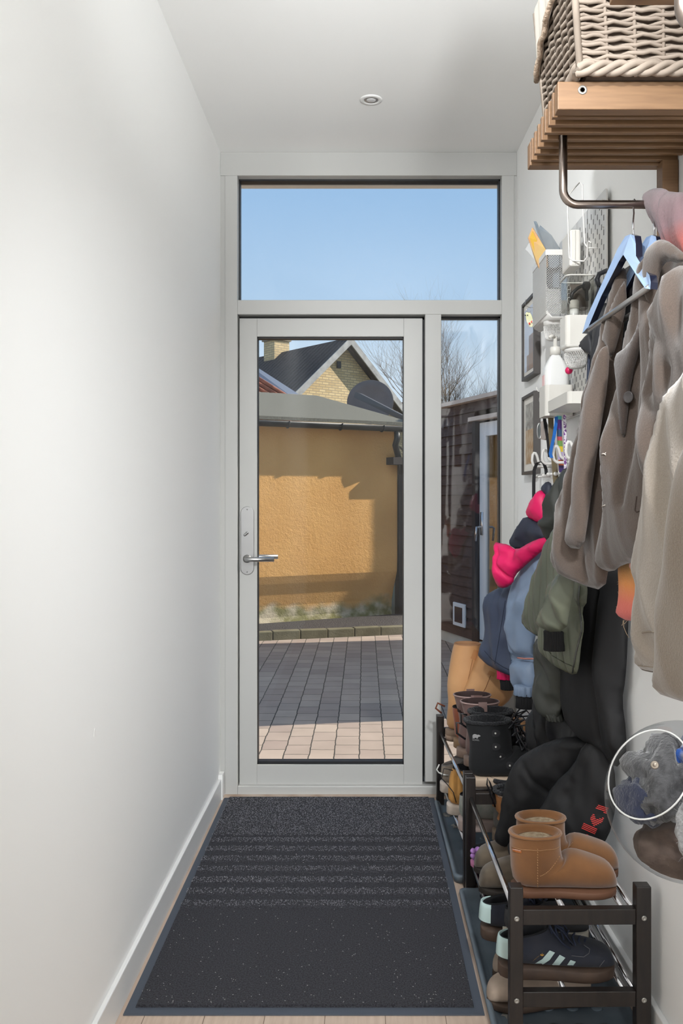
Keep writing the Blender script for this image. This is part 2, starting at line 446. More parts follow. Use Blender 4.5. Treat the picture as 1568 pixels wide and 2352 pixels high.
nz2 = n.new('ShaderNodeTexNoise'); nz2.inputs['Scale'].default_value = 120
wv = n.new('ShaderNodeVectorMath'); wv.operation = 'MULTIPLY_ADD'; wv.inputs[1].default_value = (.012, .012, 0)
nz3 = n.new('ShaderNodeTexNoise'); nz3.inputs['Scale'].default_value = 14
l.new(tcn.outputs['Object'], mp.inputs[0]); l.new(tcn.outputs['Object'], nz3.inputs[0])
l.new(nz3.outputs['Color'], wv.inputs[0]); l.new(mp.outputs[0], wv.inputs[2]); l.new(wv.outputs[0], br.inputs[0])
l.new(tcn.outputs['Object'], nz.inputs[0]); l.new(br.outputs[0], mx.inputs[6]); l.new(nz.outputs[0], mx.inputs[7]); l.new(mx.outputs[2], b.inputs['Base Color'])
bp = n.new('ShaderNodeBump'); bp.inputs['Strength'].default_value = .5; bp.inputs['Distance'].default_value = .01; bp.invert = True
l.new(br.outputs['Fac'], bp.inputs['Height']); l.new(bp.outputs[0], b.inputs['Normal'])
struct('ground', MB().box(-12, 12, 3.78, 9.2, GZ - .2, GZ), m_pav, smooth=False)
struct('ground', MB().box(-30, 30, 9.2, 60, GZ - .3, GZ - .06), mat('soil', (92, 84, 70), .95, var=((70, 78, 48), 3, .2)), smooth=False)
struct('trim_11', MB().box(-1.2, 1.2, 3.78, 4.2, 2.742, 2.85), mat('painted_soffit', (226, 216, 200), .7), smooth=False)

GD = Vector((math.cos(math.radians(28)), math.sin(math.radians(28)), 0)); GBK = Vector((-GD.y, GD.x, 0)); GL = Vector((-1.08, 8.92, 0))
def sh(u, w, z): v = GL + GD * u + GBK * w; return Vector((v.x, v.y, z))
# ---- ochre rendered outbuilding
m_och = bpy.data.materials.new('ochre_render'); m_och.use_nodes = True
n, l = m_och.node_tree.nodes, m_och.node_tree.links; b = n['Principled BSDF']; b.inputs['Roughness'].default_value = .95
tcn = n.new('ShaderNodeTexCoord'); nz = n.new('ShaderNodeTexNoise'); nz.inputs['Scale'].default_value = 1.6; nz.inputs['Detail'].default_value = 6
cr1 = n.new('ShaderNodeValToRGB'); cr1.color_ramp.elements[0].position = .35; cr1.color_ramp.elements[0].color = (*lin((214, 160, 92)), 1)
cr1.color_ramp.elements[1].position = .7; cr1.color_ramp.elements[1].color = (*lin((228, 176, 108)), 1)
l.new(tcn.outputs['Object'], nz.inputs[0]); l.new(nz.outputs[0], cr1.inputs[0])
spx = n.new('ShaderNodeSeparateXYZ'); l.new(tcn.outputs['Object'], spx.inputs[0])
nz4 = n.new('ShaderNodeTexNoise'); nz4.inputs['Scale'].default_value = 3; nz4.inputs['Detail'].default_value = 8; l.new(tcn.outputs['Object'], nz4.inputs[0])
ad = n.new('ShaderNodeMath'); ad.operation = 'MULTIPLY_ADD'; ad.inputs[1].default_value = -.32; l.new(nz4.outputs[0], ad.inputs[0]); l.new(spx.outputs['Z'], ad.inputs[2])
cr2 = n.new('ShaderNodeValToRGB')       # bare, algae-stained plinth where the ochre has worn off
e = cr2.color_ramp.elements; e[0].position = 0; e[0].color = (1, 1, 1, 1); e[1].position = .09; e[1].color = (0, 0, 0, 1)
l.new(ad.outputs[0], cr2.inputs[0])
nz5 = n.new('ShaderNodeTexNoise'); nz5.inputs['Scale'].default_value = 7; nz5.inputs['Detail'].default_value = 6; l.new(tcn.outputs['Object'], nz5.inputs[0])
cr3 = n.new('ShaderNodeValToRGB'); cr3.color_ramp.elements[0].position = .4; cr3.color_ramp.elements[0].color = (*lin((132, 128, 82)), 1)
cr3.color_ramp.elements[1].position = .62; cr3.color_ramp.elements[1].color = (*lin((205, 192, 165)), 1); l.new(nz5.outputs[0], cr3.inputs[0])
mx = n.new('ShaderNodeMix'); mx.data_type = 'RGBA'; l.new(cr2.outputs[0], mx.inputs[0]); l.new(cr1.outputs[0], mx.inputs[6]); l.new(cr3.outputs[0], mx.inputs[7]); l.new(mx.outputs[2], b.inputs['Base Color'])
nzb = n.new('ShaderNodeTexNoise'); nzb.inputs['Scale'].default_value = 24; nzb.inputs['Detail'].default_value = 5; nzb.inputs['Roughness'].default_value = .78; nzb.inputs['Distortion'].default_value = .15
l.new(tcn.outputs['Object'], nzb.inputs[0])
bp = n.new('ShaderNodeBump'); bp.inputs['Strength'].default_value = .55; bp.inputs['Distance'].default_value = .03; l.new(nzb.outputs[0], bp.inputs['Height']); l.new(bp.outputs[0], b.inputs['Normal'])

UC = 1.64     # corner of the outbuilding
shed = thing('outbuilding', 'low outbuilding with rough ochre rendered wall and grey felt roof', 'building', sh(0, 0, GZ))
wl_ = MB()
prof = [(2.06, 0), (.60, 0), (.44, .006), (.36, .035), (.24, .085), (.12, .12), (.0, .13), (-.12, .10)]
wl_.loft([[sh(u, w, z) for z, w in prof] + [sh(u, 2.6, -.12), sh(u, 2.6, 2.06)] for u in (-1.6, UC)])
build('wall', wl_, m_och, shed, smooth=False)
m_felt = mat('grey_roofing_felt', (116, 113, 100), .9, var=((88, 87, 78), 90, .12), bump=(120, .3, .01))
roof = build('roof', MB().slab([sh(-1.6, -.13, 2.05), sh(UC + .14, -.13, 2.05), sh(1.93 - .3, 1.5, 2.5), sh(-1.6, 1.5, 2.5)][:3] + [sh(1.0, 1.55, 2.52), sh(-1.6, 1.55, 2.52)] if False else [sh(-1.6, -.13, 2.05), sh(UC + .14, -.13, 2.05), sh(1.35, 1.5, 2.5), sh(-1.6, 1.5, 2.5)], (0, 0, .035)), m_felt, shed, smooth=False)
build('roof', MB().slab([sh(UC + .14, -.13, 2.05), sh(UC + .3, 1.5, 2.3), sh(1.35, 1.5, 2.5)], (0, 0, .035)), m_felt, shed, smooth=False)
m_dk = mat('black_painted_metal', (38, 39, 40), .45)
gut = MB(); pts = []
rings = []
for u in (-1.6, UC + .16):
    rings.append([sh(u, -.17 - .055 * math.cos(a), 2.035 - .06 * math.sin(a)) for a in np.linspace(0, math.pi, 9)] + [sh(u, -.17 + .047, 2.035), sh(u, -.17 - .047, 2.035)])
gut.loft(rings)
gt = build('gutter', gut, m_dk, shed)
for u in (-.95, -.35, .25, .85, 1.35):
    br_ = MB(); br_.tube([sh(u, -.17 - .06 * math.cos(a), 2.035 - .066 * math.sin(a)) for a in np.linspace(0, math.pi, 8)], .008, 6)
    build('bracket', br_, m_dk, gt)
a_, b_ = sh(UC - .1, -.17, 1.98), sh(UC - .02, -.05, 1.72)
build('downpipe', MB().tube([a_, a_ + Vector((0, 0, -.08)), a_ + Vector((-.02, 0, -.15)), b_, b_ + Vector((.03, 0, -.1)), b_ + Vector((.03, .02, -.2))], .034, 12), m_dk, shed)
build('verge_board', MB().slab([P(812, 912, 11.05), P(815, 900, 11.05), P(823, 902, 11.0), P(932, 958, 10.3), P(932, 971, 10.3)], (.05, .12, 0)), mat('zinc_verge', (88, 86, 86), .5, .3), shed, smooth=False)

# gravel, kerb, gate
m_grav = mat('dark_gravel', (58, 56, 58), .95, var=((84, 80, 78), 60, .1), bump=(70, 1, .03))
gv = thing('gravel_bed', None, None) if False else None
g = MB().slab([P(480, 1478, 8.2) * 1, P(480, 1478, 8.2)], (0, 0, 0)) if False else MB()
KA, KB = Vector((-1.9, 7.98, GZ)), Vector((1.2, 8.86, GZ))
kd = (KB - KA).normalized(); kn = Vector((-kd.y, kd.x, 0))
g.slab([KA + kn * .1 + Vector((0, 0, 0)), KB + kn * .1, sh(1.9, .03, GZ), sh(-1.8, .03, GZ)], (0, 0, .06))
tag(build('gravel', g, m_grav, smooth=False), 'strip of dark gravel between the kerb and the ochre wall', 'gravel', kind='stuff')
kst = mat('mossy_kerb_concrete', (122, 116, 92), .95, var=((96, 92, 70), 8, .2), bump=(60, .3, .01))
kb = thing('kerb', 'row of low mossy concrete kerb stones along the gravel', 'kerb', KA)
Lk = (KB - KA).length; nk = 12
for i in range(nk):
    u0, u1 = i * Lk / nk + .004, (i + 1) * Lk / nk - .004; dz = random.uniform(-.004, .004)
    p = [KA + kd * u0, KA + kd * u1, KA + kd * u1 + kn * .1, KA + kd * u0 + kn * .1]
    build('kerb_stone', MB().slab([q + Vector((0, 0, -.02)) for q in p], (0, 0, .105 + dz)), kst, kb, smooth=False, bev=.008)
m_gate = mat('black_stained_timber', (44, 40, 38), .7, var=((60, 54, 50), 6, .2, (8, 8, 1)))
gate = thing('garden_gate', 'black timber gate with lintel at the corner of the ochre wall', 'gate', sh(UC + .1, 0, GZ))
build('post', MB().slab([sh(UC + .01, -.02, GZ), sh(UC + .1, -.02, GZ), sh(UC + .1, -.02, 1.62), sh(UC + .01, -.02, 1.62)], GBK * .09), m_gate, gate, smooth=False)
build('lintel', MB().slab([sh(UC - .14, -.16, 1.62), sh(UC + .9, -.16, 1.62), sh(UC + .9, -.16, 1.70), sh(UC - .14, -.16, 1.70)], GBK * .2), m_gate, gate, smooth=False)
g = MB()
for i in range(8):
    g.slab([sh(UC + .11 + i * .1, .02, GZ + .25), sh(UC + .2 + i * .1, .02, GZ + .25), sh(UC + .2 + i * .1, .02, 1.6), sh(UC + .11 + i * .1, .02, 1.6)], GBK * .02)
build('boards', g, m_gate, gate, smooth=False)

# ---- yellow brick house
m_brick = bpy.data.materials.new('yellow_brick'); m_brick.use_nodes = True
n, l = m_brick.node_tree.nodes, m_brick.node_tree.links; b = n['Principled BSDF']; b.inputs['Roughness'].default_value = .9
br = n.new('ShaderNodeTexBrick'); br.inputs['Color1'].default_value = (*lin((218, 196, 150)), 1); br.inputs['Color2'].default_value = (*lin((194, 170, 126)), 1)
br.inputs['Mortar'].default_value = (*lin((168, 150, 122)), 1); br.inputs['Scale'].default_value = 1; br.inputs['Mortar Size'].default_value = .012
br.inputs['Brick Width'].default_value = .24; br.inputs['Row Height'].default_value = .075
tcn = n.new('ShaderNodeTexCoord'); sx = n.new('ShaderNodeSeparateXYZ'); cm = n.new('ShaderNodeCombineXYZ'); dt = n.new('ShaderNodeVectorMath'); dt.operation = 'DOT_PRODUCT'
HG = Vector((.753, .657, 0)).normalized(); HB = Vector((-HG.y, HG.x, 0))
dt.inputs[1].default_value = HG + HB * .9
l.new(tcn.outputs['Object'], dt.inputs[0]); l.new(tcn.outputs['Object'], sx.inputs[0]); l.new(dt.outputs['Value'], cm.inputs[0]); l.new(sx.outputs['Z'], cm.inputs[1]); l.new(cm.outputs[0], br.inputs[0]); l.new(br.outputs[0], b.inputs['Base Color'])
AP = P(805, 782, 26); AP = Vector((AP.x, AP.y, 0)); ZA = P(805, 784, 26).z
def hs(u, w, z): v = AP + HG * u + HB * w; return Vector((v.x, v.y, z))
tp = math.tan(math.radians(41.5))
house = thing('brick_house', 'yellow brick gabled house with dark tiled roof behind the outbuilding', 'building', hs(0, 0, GZ))
HW = 4.2
build('wall', MB().slab([hs(-HW, .35, GZ), hs(HW, .35, GZ), hs(HW, .35, ZA - HW * tp), hs(0, .35, ZA - .05), hs(-HW, .35, ZA - HW * tp)], HB * 14), m_brick, house, smooth=False)
m_tile = mat('dark_roof_tiles', (66, 58, 56), .85, var=((44, 40, 42), 9, .2))
def tile_bump(m, vec, sc1, vec2, sc2, s=.8):
    n, l = m.node_tree.nodes, m.node_tree.links
    t = n.new('ShaderNodeTexCoord'); acc = None
    for v, sc in ((vec, sc1), (vec2, sc2)):
        d = n.new('ShaderNodeVectorMath'); d.operation = 'DOT_PRODUCT'; d.inputs[1].default_value = v; l.new(t.outputs['Object'], d.inputs[0])
        q = n.new('ShaderNodeMath'); q.operation = 'MULTIPLY'; q.inputs[1].default_value = sc; l.new(d.outputs['Value'], q.inputs[0])
        fr = n.new('ShaderNodeMath'); fr.operation = 'PINGPONG' if acc is None else 'FRACT'
        if acc is None: fr.inputs[1].default_value = .5
        l.new(q.outputs[0], fr.inputs[0])
        if acc is None: acc = fr
        else:
            ad = n.new('ShaderNodeMath'); ad.operation = 'ADD'; l.new(acc.outputs[0], ad.inputs[0]); l.new(fr.outputs[0], ad.inputs[1]); acc = ad
    bp = n.new('ShaderNodeBump'); bp.inputs['Strength'].default_value = s; bp.inputs['Distance'].default_value = .08
    l.new(acc.outputs[0], bp.inputs['Height']); l.new(bp.outputs[0], n['Principled BSDF'].inputs['Normal'])
tile_bump(m_tile, HB, 4.5, Vector((0, 0, 1)), 4.5, 1.0)
for s in (-1, 1):
    build('roof', MB().slab([hs(0, 0, ZA), hs(s * (HW + .4), 0, ZA - (HW + .4) * tp), hs(s * (HW + .4), 14.5, ZA - (HW + .4) * tp), hs(0, 14.5, ZA)], (0, 0, .12)), m_tile, house, smooth=False)
    build('bargeboard', MB().slab([hs(0, -.04, ZA + .14), hs(s * (HW + .4), -.04, ZA + .14 - (HW + .4) * tp), hs(s * (HW + .4), -.04, ZA - .1 - (HW + .4) * tp), hs(0, -.04, ZA - .1)], HB * .04), mat('weathered_board', (176, 176, 174), .8, var=((140, 140, 138), 5, .2)), house, smooth=False)
build('vent', MB().slab([hs(-.26, .3, ZA - .78), hs(-.12, .3, ZA - .78), hs(-.12, .3, ZA - .58), hs(-.26, .3, ZA - .58)], HB * .08), m_dk, house, smooth=False)
ch = MB(); ch.slab([hs(-.3, 3.5, ZA - .6), hs(.3, 3.5, ZA - .6), hs(.3, 4.1, ZA - .6), hs(-.3, 4.1, ZA - .6)], (0, 0, 1.12))
cho = build('chimney', ch, m_brick, house, smooth=False)
build('chimney_cap', MB().slab([hs(-.35, 3.45, ZA + .5), hs(.35, 3.45, ZA + .5), hs(.35, 4.15, ZA + .5), hs(-.35, 4.15, ZA + .5)], (0, 0, .07)), mat('cap_stone', (150, 140, 120), .9), cho, smooth=False)

# ---- red tiled roof peeping in at the left
m_red = mat('red_pantiles', (168, 98, 72), .85, var=((110, 64, 52), 7, .2)); tile_bump(m_red, Vector((.8, .6, 0)), 4, Vector((0, 0, 1)), 5, 1.0)
rh = thing('tiled_roof', 'red pantiled roof slope with zinc edging at the left behind the felt roof', 'building', P(560, 930, 14))
build('roof', MB().slab([P(500, 800, 13.6), P(665, 912, 13.0), P(640, 960, 12.6), P(500, 960, 12.6)], (.02, .1, .04)), m_red, rh, smooth=False)
build('verge', MB().slab([P(500, 792, 13.6), P(684, 911, 13.1), P(660, 911, 12.98), P(500, 812, 13.5)], (0, .05, .05)), mat('zinc_sheet', (120, 128, 142), .45, .5), rh, smooth=False)
rows = MB()
for k in range(9):
    a, c2 = P(500, 812 + k * 11, 13.4 - k * .05), P(690, 812 + k * 11 + 118, 12.9 - k * .05)
    rows.tube([a + (c2 - a) * t for t in np.linspace(0, 1, 12)], .035, 6)
build('tile_course', rows, m_red, rh)
rb = thing('distant_roof', 'dark red roof far off right of the satellite dish', 'building', P(920, 970, 30))
build('roof', MB().slab([P(898, 930, 30), P(960, 915, 30), P(1000, 990, 29), P(898, 990, 29)], (0, .3, 0)), mat('far_red_roof', (92, 62, 56), .9), rb, smooth=False)

# ---- satellite dish
dc = P(850, 924, 11.6); ax = Vector((-.10, -1, .25)).normalized()
dish = thing('satellite_dish', 'round grey satellite dish standing behind the felt roof', 'satellite dish', dc)
prof = [(.001, -.06)] + [(.31 * t, -.06 + .075 * t * t) for t in (.25, .5, .75, 1)] + [(.312, .012), (.23, -.04), (.001, -.075)]
build('reflector', MB().lathe(prof, dc, ax, 40), mat('dish_grey', (112, 106, 106), .6, var=((96, 90, 90), 4, .2)), dish)
build('mast', MB().cyl(dc + Vector((0, .1, -.05)), dc + Vector((0, .15, -1.2)), .03), m_dk, dish)

# ---- dark clad cabin with a white glazed door
C0 = Vector((.70, 8.34, 0)); CF = Vector((.344, -.939, 0)); CN = Vector((.939, .344, 0))
def cb(t, w, z): v = C0 + CF * t + CN * w; return Vector((v.x, v.y, z))
m_clad = mat('brown_black_cladding', (88, 70, 64), .75, var=((66, 52, 48), 5, .25, (2, 2, 14)), bump=(30, .2, .004))
cab = thing('timber_cabin', 'dark brown clapboard cabin with white glazed door across the yard', 'building', cb(0, 0, GZ))
CL = 3.0
foot = [cb(0, .03, 0), cb(CL, .03, 0), cb(CL, 1.6, 0), Vector((2.6, 8.5, 0))]
build('plinth', MB().slab([Vector((p.x, p.y, GZ)) for p in foot], (0, 0, .1)), mat('white_plinth', (214, 210, 200), .9, var=((190, 184, 170), 4, .2)), cab, smooth=False)
TD0, TD1 = .80, 1.68
g = MB(); g.slab([Vector((p.x, p.y, 0)) for p in [cb(0, .03, 0), cb(TD0 - .06, .03, 0), cb(TD0 - .06, .2, 0), cb(TD1 + .06, .2, 0), cb(TD1 + .06, .03, 0), cb(CL, .03, 0), cb(CL, 1.6, 0), Vector((2.6, 8.5, 0))]], (0, 0, 2.1))
nb = 23
for i in range(nb):
    za, zb_ = 2.1 * i / nb, 2.1 * (i + 1) / nb
    for (ta, tb) in ((0, TD0 - .06), (TD1 + .06, CL)) if za < 1.93 else ((0, CL),):
        g.slab([cb(ta, .03, za + .003), cb(ta, 0, za + .003), cb(ta, .018, zb_), cb(ta, .03, zb_)], CF * (tb - ta))
build('cladding', g, m_clad, cab, smooth=False)
build('roof_edge', MB().slab([cb(-.08, -.05, 2.10), cb(CL + .05, -.05, 2.10), cb(CL + .05, 1.7, 2.10), cb(-.08, 1.0, 2.10)], (0, 0, .035)), mat('pinkish_trim', (206, 190, 178), .7), cab, smooth=False)
build('head_flashing', MB().slab([cb(TD0 - .1, -.03, 1.925), cb(TD1 + .1, -.03, 1.925), cb(TD1 + .1, .05, 1.925), cb(TD0 - .1, .05, 1.925)], (0, 0, .035)), MATS['pinkish_trim'], cab, smooth=False)
build('corner_post', MB().slab([cb(TD0 - .06, -.01, -.02), cb(TD0, -.01, -.02), cb(TD0, .12, -.02), cb(TD0 - .06, .12, -.02)], (0, 0, 1.94)), mat('dark_reveal', (52, 46, 46), .7), cab, smooth=False)
m_wd = mat('white_door_paint', (225, 226, 228), .4)
g = MB(); w0, w1, zz0, zz1 = TD0 + .005, TD1, .02, 1.905
for (ta, tb, za, zb_) in ((w0, w0 + .11, zz0, zz1), (w1 - .11, w1, zz0, zz1), (w0 + .11, w1 - .11, zz1 - .12, zz1), (w0 + .11, w1 - .11, zz0, zz0 + .2)):
    g.slab([cb(ta, .03, za), cb(tb, .03, za), cb(tb, .03, zb_), cb(ta, .03, zb_)], CN * .06)
cdr = build('door', g, m_wd, cab, smooth=False, bev=.004)
m_cg = glass('cabin_glass', (150, 152, 140), refl=.3)
build('glass_pane', MB().slab([cb(w0 + .11, .05, zz0 + .2), cb(w1 - .11, .05, zz0 + .2), cb(w1 - .11, .05, zz1 - .12), cb(w0 + .11, .05, zz1 - .12)], CN * .01), m_cg, cdr, smooth=False)
build('curtain', MB().slab([cb(w0 + .1, .12, zz0 + .2), cb(w1 - .1, .12, zz0 + .2), cb(w1 - .1, .12, zz1 - .12), cb(w0 + .1, .12, zz1 - .12)], CN * .01), mat('cream_blind', (205, 196, 172), .8), cdr, smooth=False)
hb = cb(w0 + .05, -.0, 1.0)
build('door_handle', MB().tube([hb + CN * .03, hb - CN * .03, hb - CN * .035 + CF * .02 + Vector((0, 0, -.01)), hb - CN * .035 + Vector((0, 0, -.12))], .01, 8).slab([cb(w0 + .03, .02, .93), cb(w0 + .07, .02, .93), cb(w0 + .07, .02, 1.13), cb(w0 + .03, .02, 1.13)], CN * .012), m_chrome, cdr)
cf = build('cat_flap', MB().slab([cb(.36, -.012, .09), cb(.60, -.012, .09), cb(.60, -.012, .30), cb(.36, -.012, .30)], CN * .02), m_wd, cab, smooth=False, bev=.006)
build('flap', MB().slab([cb(.405, -.016, .125), cb(.555, -.016, .125), cb(.555, -.016, .265), cb(.405, -.016, .265)], CN * .004), mat('smoked_flap', (70, 50, 54), .2), cf, smooth=False)
# unseen block added at the right to shade part of the ochre wall
nh = thing('shade_block', 'tall unseen block added beyond the garden gate to shade the ochre wall', 'building', (5, 12, GZ))
build('wall', MB().slab([(3.0, 10.0, GZ), (8, 12.5, GZ), (8, 16, GZ), (3, 16, GZ)], (0, 0, 4.3)), m_brick, nh, smooth=False)

# ---- bare trees
m_bark = mat('grey_brown_bark', (112, 100, 88), .9, var=((146, 130, 110), 3, .2))
def tree(base, h, lean, seed, label, levels=5, r0=.09, kk=1.0):
    rnd = random.Random(seed); mb = MB(); cnt = [0]
    def grow(p, d, L, r, lev):
        pts = [p]; rr = [r]; n = 5 if lev > 1 else 4
        for i in range(n):
            d = (d + Vector((rnd.uniform(-.22, .22), rnd.uniform(-.22, .22), rnd.uniform(-.05, .16)))).normalized()
            p = p + d * L / n; pts.append(p); rr.append(r * (1 - .55 * (i + 1) / n))
        mb.tube(pts, rr, 5 if lev > 2 else 3, caps=False); cnt[0] += 1
        if lev == 0: return
        for k in range(4 if lev > 1 else 4):
            i = rnd.randint(2, n); q = pts[i]
            a = Vector((rnd.uniform(-1, 1), rnd.uniform(-1, 1), rnd.uniform(-.1, .9))).normalized()
            grow(q, (d * .75 + a * .75).normalized(), L * rnd.uniform(.55, .8) * (kk if lev == levels else 1), rr[i] * .7, lev - 1)
        grow(pts[-1], d, L * .75 * (kk if lev == levels else 1), rr[-1] * .9, lev - 1)
    grow(Vector(base), Vector(lean).normalized(), h, r0, levels)
    t = thing('bare_tree', label, 'tree', base)
    build('branches', mb, m_bark, t)
tree((2.0, 13.0, -.1), 1.62, (-.15, 0, 1), 3, 'bare leafless tree rising behind the right end of the cabin roof')
tree((2.15, 15.5, -.1), 1.5, (-.1, 0, 1), 11, 'lower bare tree with tangled twigs at the left end of the cabin roof')
tree((1.3, 20, -.1), 2.2, (-.05, 0, 1), 5, 'thin bare tree whose twigs show right of the gabled house', 3, .05, .26)
# ================================================================== surface details that follow a modelled shape
from mathutils.bvhtree import BVHTree
EYE = Vector((0, 0, CZ))
class Surf:
    def __init__(s, *mbs):
        v = []; f = []
        for mb in mbs:
            k = len(v); v += mb.v; f += [[k + i for i in q] for q in mb.f]
        s.t = BVHTree.FromPolygons([tuple(p) for p in v], f)
    def hit(s, px, py, off=.001):
        d = (P(px, py, 1) - EYE).normalized()
        h = s.t.ray_cast(EYE, d)
        if h[0] is None:
            return None
        return h[0] - d * off
    def fill(s, mb, poly, off=.001, step=3.0, thick=.0006, sm=0):
        """cover a patch of the surface outlined in photo coordinates"""
        if sm: poly = smooth_poly(poly, sm)
        q = []
        for i in range(len(poly)):
            a, b = poly[i], poly[(i + 1) % len(poly)]; k = max(1, int(math.hypot(b[0] - a[0], b[1] - a[1]) / step))
            q += [(a[0] + (b[0] - a[0]) * j / k, a[1] + (b[1] - a[1]) * j / k) for j in range(k)]
        arr = np.array(q); (x0, y0), (x1, y1) = arr.min(0), arr.max(0)
        gx, gy = np.meshgrid(np.arange(x0, x1, step), np.arange(y0, y1, step)); G = np.c_[gx.ravel(), gy.ravel()]; G = G[inside(G, q)]
        if len(G): G = G[seg_dist(G, q) > step * .4]
        pts = [Vector(p) for p in q] + [Vector((float(a), float(b))) for a, b in G]; n = len(q)
        vo, _, fo, _, _, _ = delaunay_2d_cdt(pts, [(i, (i + 1) % n) for i in range(n)], [], 1, 1e-5)
        H = [s.hit(v.x, v.y, off) for v in vo]
        ok = [h for h in H if h is not None]
        if len(ok) < 3: return mb
        dm = sum(h.y for h in ok) / len(ok)
        fo = [f for f in fo if all(H[i] is not None for i in f)]
        H = [h if h is not None else ok[0] for h in H]
        m = len(H); back = [h + (h - EYE).normalized() * thick for h in H]
        fs = [tuple(f) for f in fo] + [tuple(m + i for i in reversed(f)) for f in fo]
        return mb.add(H + back, fs)
    def line(s, mb, pts, r=.0008, off=.0006, n=5, step=5):
        q = []
        for a, b in zip(pts, pts[1:]):
            k = max(1, int(math.hypot(b[0] - a[0], b[1] - a[1]) / step))
            q += [(a[0] + (b[0] - a[0]) * j / k, a[1] + (b[1] - a[1]) * j / k) for j in range(k)]
        q.append(pts[-1]); H = [s.hit(x, y, off) for x, y in q]; H = [h for h in H if h is not None]
        if len(H) > 1: mb.tube(H, r, n)
        return mb
    def text(s, mb, txt, cx, cy, size, ang=0, off=.0015, sx=1.0, shear=0):
        t = text_mesh(txt, 1.0, 0); a = math.radians(ang); c_, s_ = math.cos(a), math.sin(a)
        vs = []
        for v in t.v:
            x, y = (v.x * sx + v.y * shear) * size, v.y * size
            h = s.hit(cx + x * c_ - y * s_ * -1 * -1 + 0 if False else cx + x * c_ + y * s_ * -1, cy + x * s_ - y * c_, off)
            vs.append(h)
        ok = [v for v in vs if v is not None]
        if not ok: return mb
        dm = sum(v.y for v in ok) / len(ok)
        vs = [v if v is not None else ok[0] for v in vs]
        return mb.add(vs, t.f)

# ================================================================== doormat
MY0, MY1, MX0, MX1 = 2.10, 3.62, -.581, .2906
mat_t = thing('doormat', 'long black ribbed entrance mat with rubber edge in front of the door', 'doormat', ((MX0 + MX1) / 2, (MY0 + MY1) / 2, 0))
build('rubber_border', MB().box(MX0, MX1, MY0, MY1, .0005, .004), mat('blue_black_rubber', (74, 80, 90), .6), mat_t, smooth=False)
m_pile = mat('black_carpet_pile', (40, 40, 44), 1.0, var=((66, 66, 72), 260, .12), bump=(400, 1, .004))
pm = MB(); ns = 300; x0, x1 = MX0 + .022, MX1 - .022
ys = np.linspace(MY0 + .028, MY1 - .012, ns); vs = []
def pz(y):
    if 2.62 < y < 3.2: return .0125 - .004 * (math.cos((y - 2.62) / .58 * 7 * 2 * math.pi) > 0)
    return .0125 if y > 3.2 else .0115
for y in ys:
    for x in (x0, x0, x1, x1):
        vs.append(Vector((x, y, 0)))
rings = [[Vector((x0, y, .003)), Vector((x0 + .003, y, pz(y))), Vector((x1 - .003, y, pz(y))), Vector((x1, y, .003))] for y in ys]
pm.loft(rings, close=True)
build('pile', pm, m_pile, mat_t, smooth=False)
# fine tufts of the looser far part, lint
tf = MB(); rnd = random.Random(2)
for i in range(16000):
    y = rnd.uniform(3.2, MY1 - .015) if rnd.random() < .6 else 2.62 + .58 * ((rnd.randrange(7) + rnd.uniform(.27, .73)) / 7)
    x = rnd.uniform(x0, x1); h = rnd.uniform(.002, .0045); a = rnd.uniform(0, 6.28); w = .002
    b0 = Vector((x, y, .0115)); dx = Vector((math.cos(a) * w, math.sin(a) * w, 0)); dy = Vector((-dx.y, dx.x, 0))
    tf.add([b0 + dx, b0 - dx * .5 + dy, b0 - dx * .5 - dy, b0 + Vector((rnd.uniform(-.002, .002), rnd.uniform(-.002, .002), h))], [(0, 1, 3), (1, 2, 3), (2, 0, 3)])
tag(build('tufts', tf, mat('grey_tuft', (112, 112, 118), .9), mat_t, smooth=False), None, None, kind='stuff')
lt = MB()
for i in range(420):
    x, y = rnd.uniform(x0, x1), MY0 + .03 + (MY1 - MY0 - .05) * rnd.random() ** 1.6; a = rnd.uniform(0, 6.28); L = rnd.uniform(.0012, .004)
    p0 = Vector((x, y, .0150)); d = Vector((math.cos(a), math.sin(a), 0)) * L
    lt.tube([p0, p0 + d * .5 + Vector((0, 0, .001)), p0 + d], .00045, 3)
tag(build('lint', lt, mat('pale_lint', (190, 188, 182), .9), mat_t, smooth=False), None, None, kind='stuff')

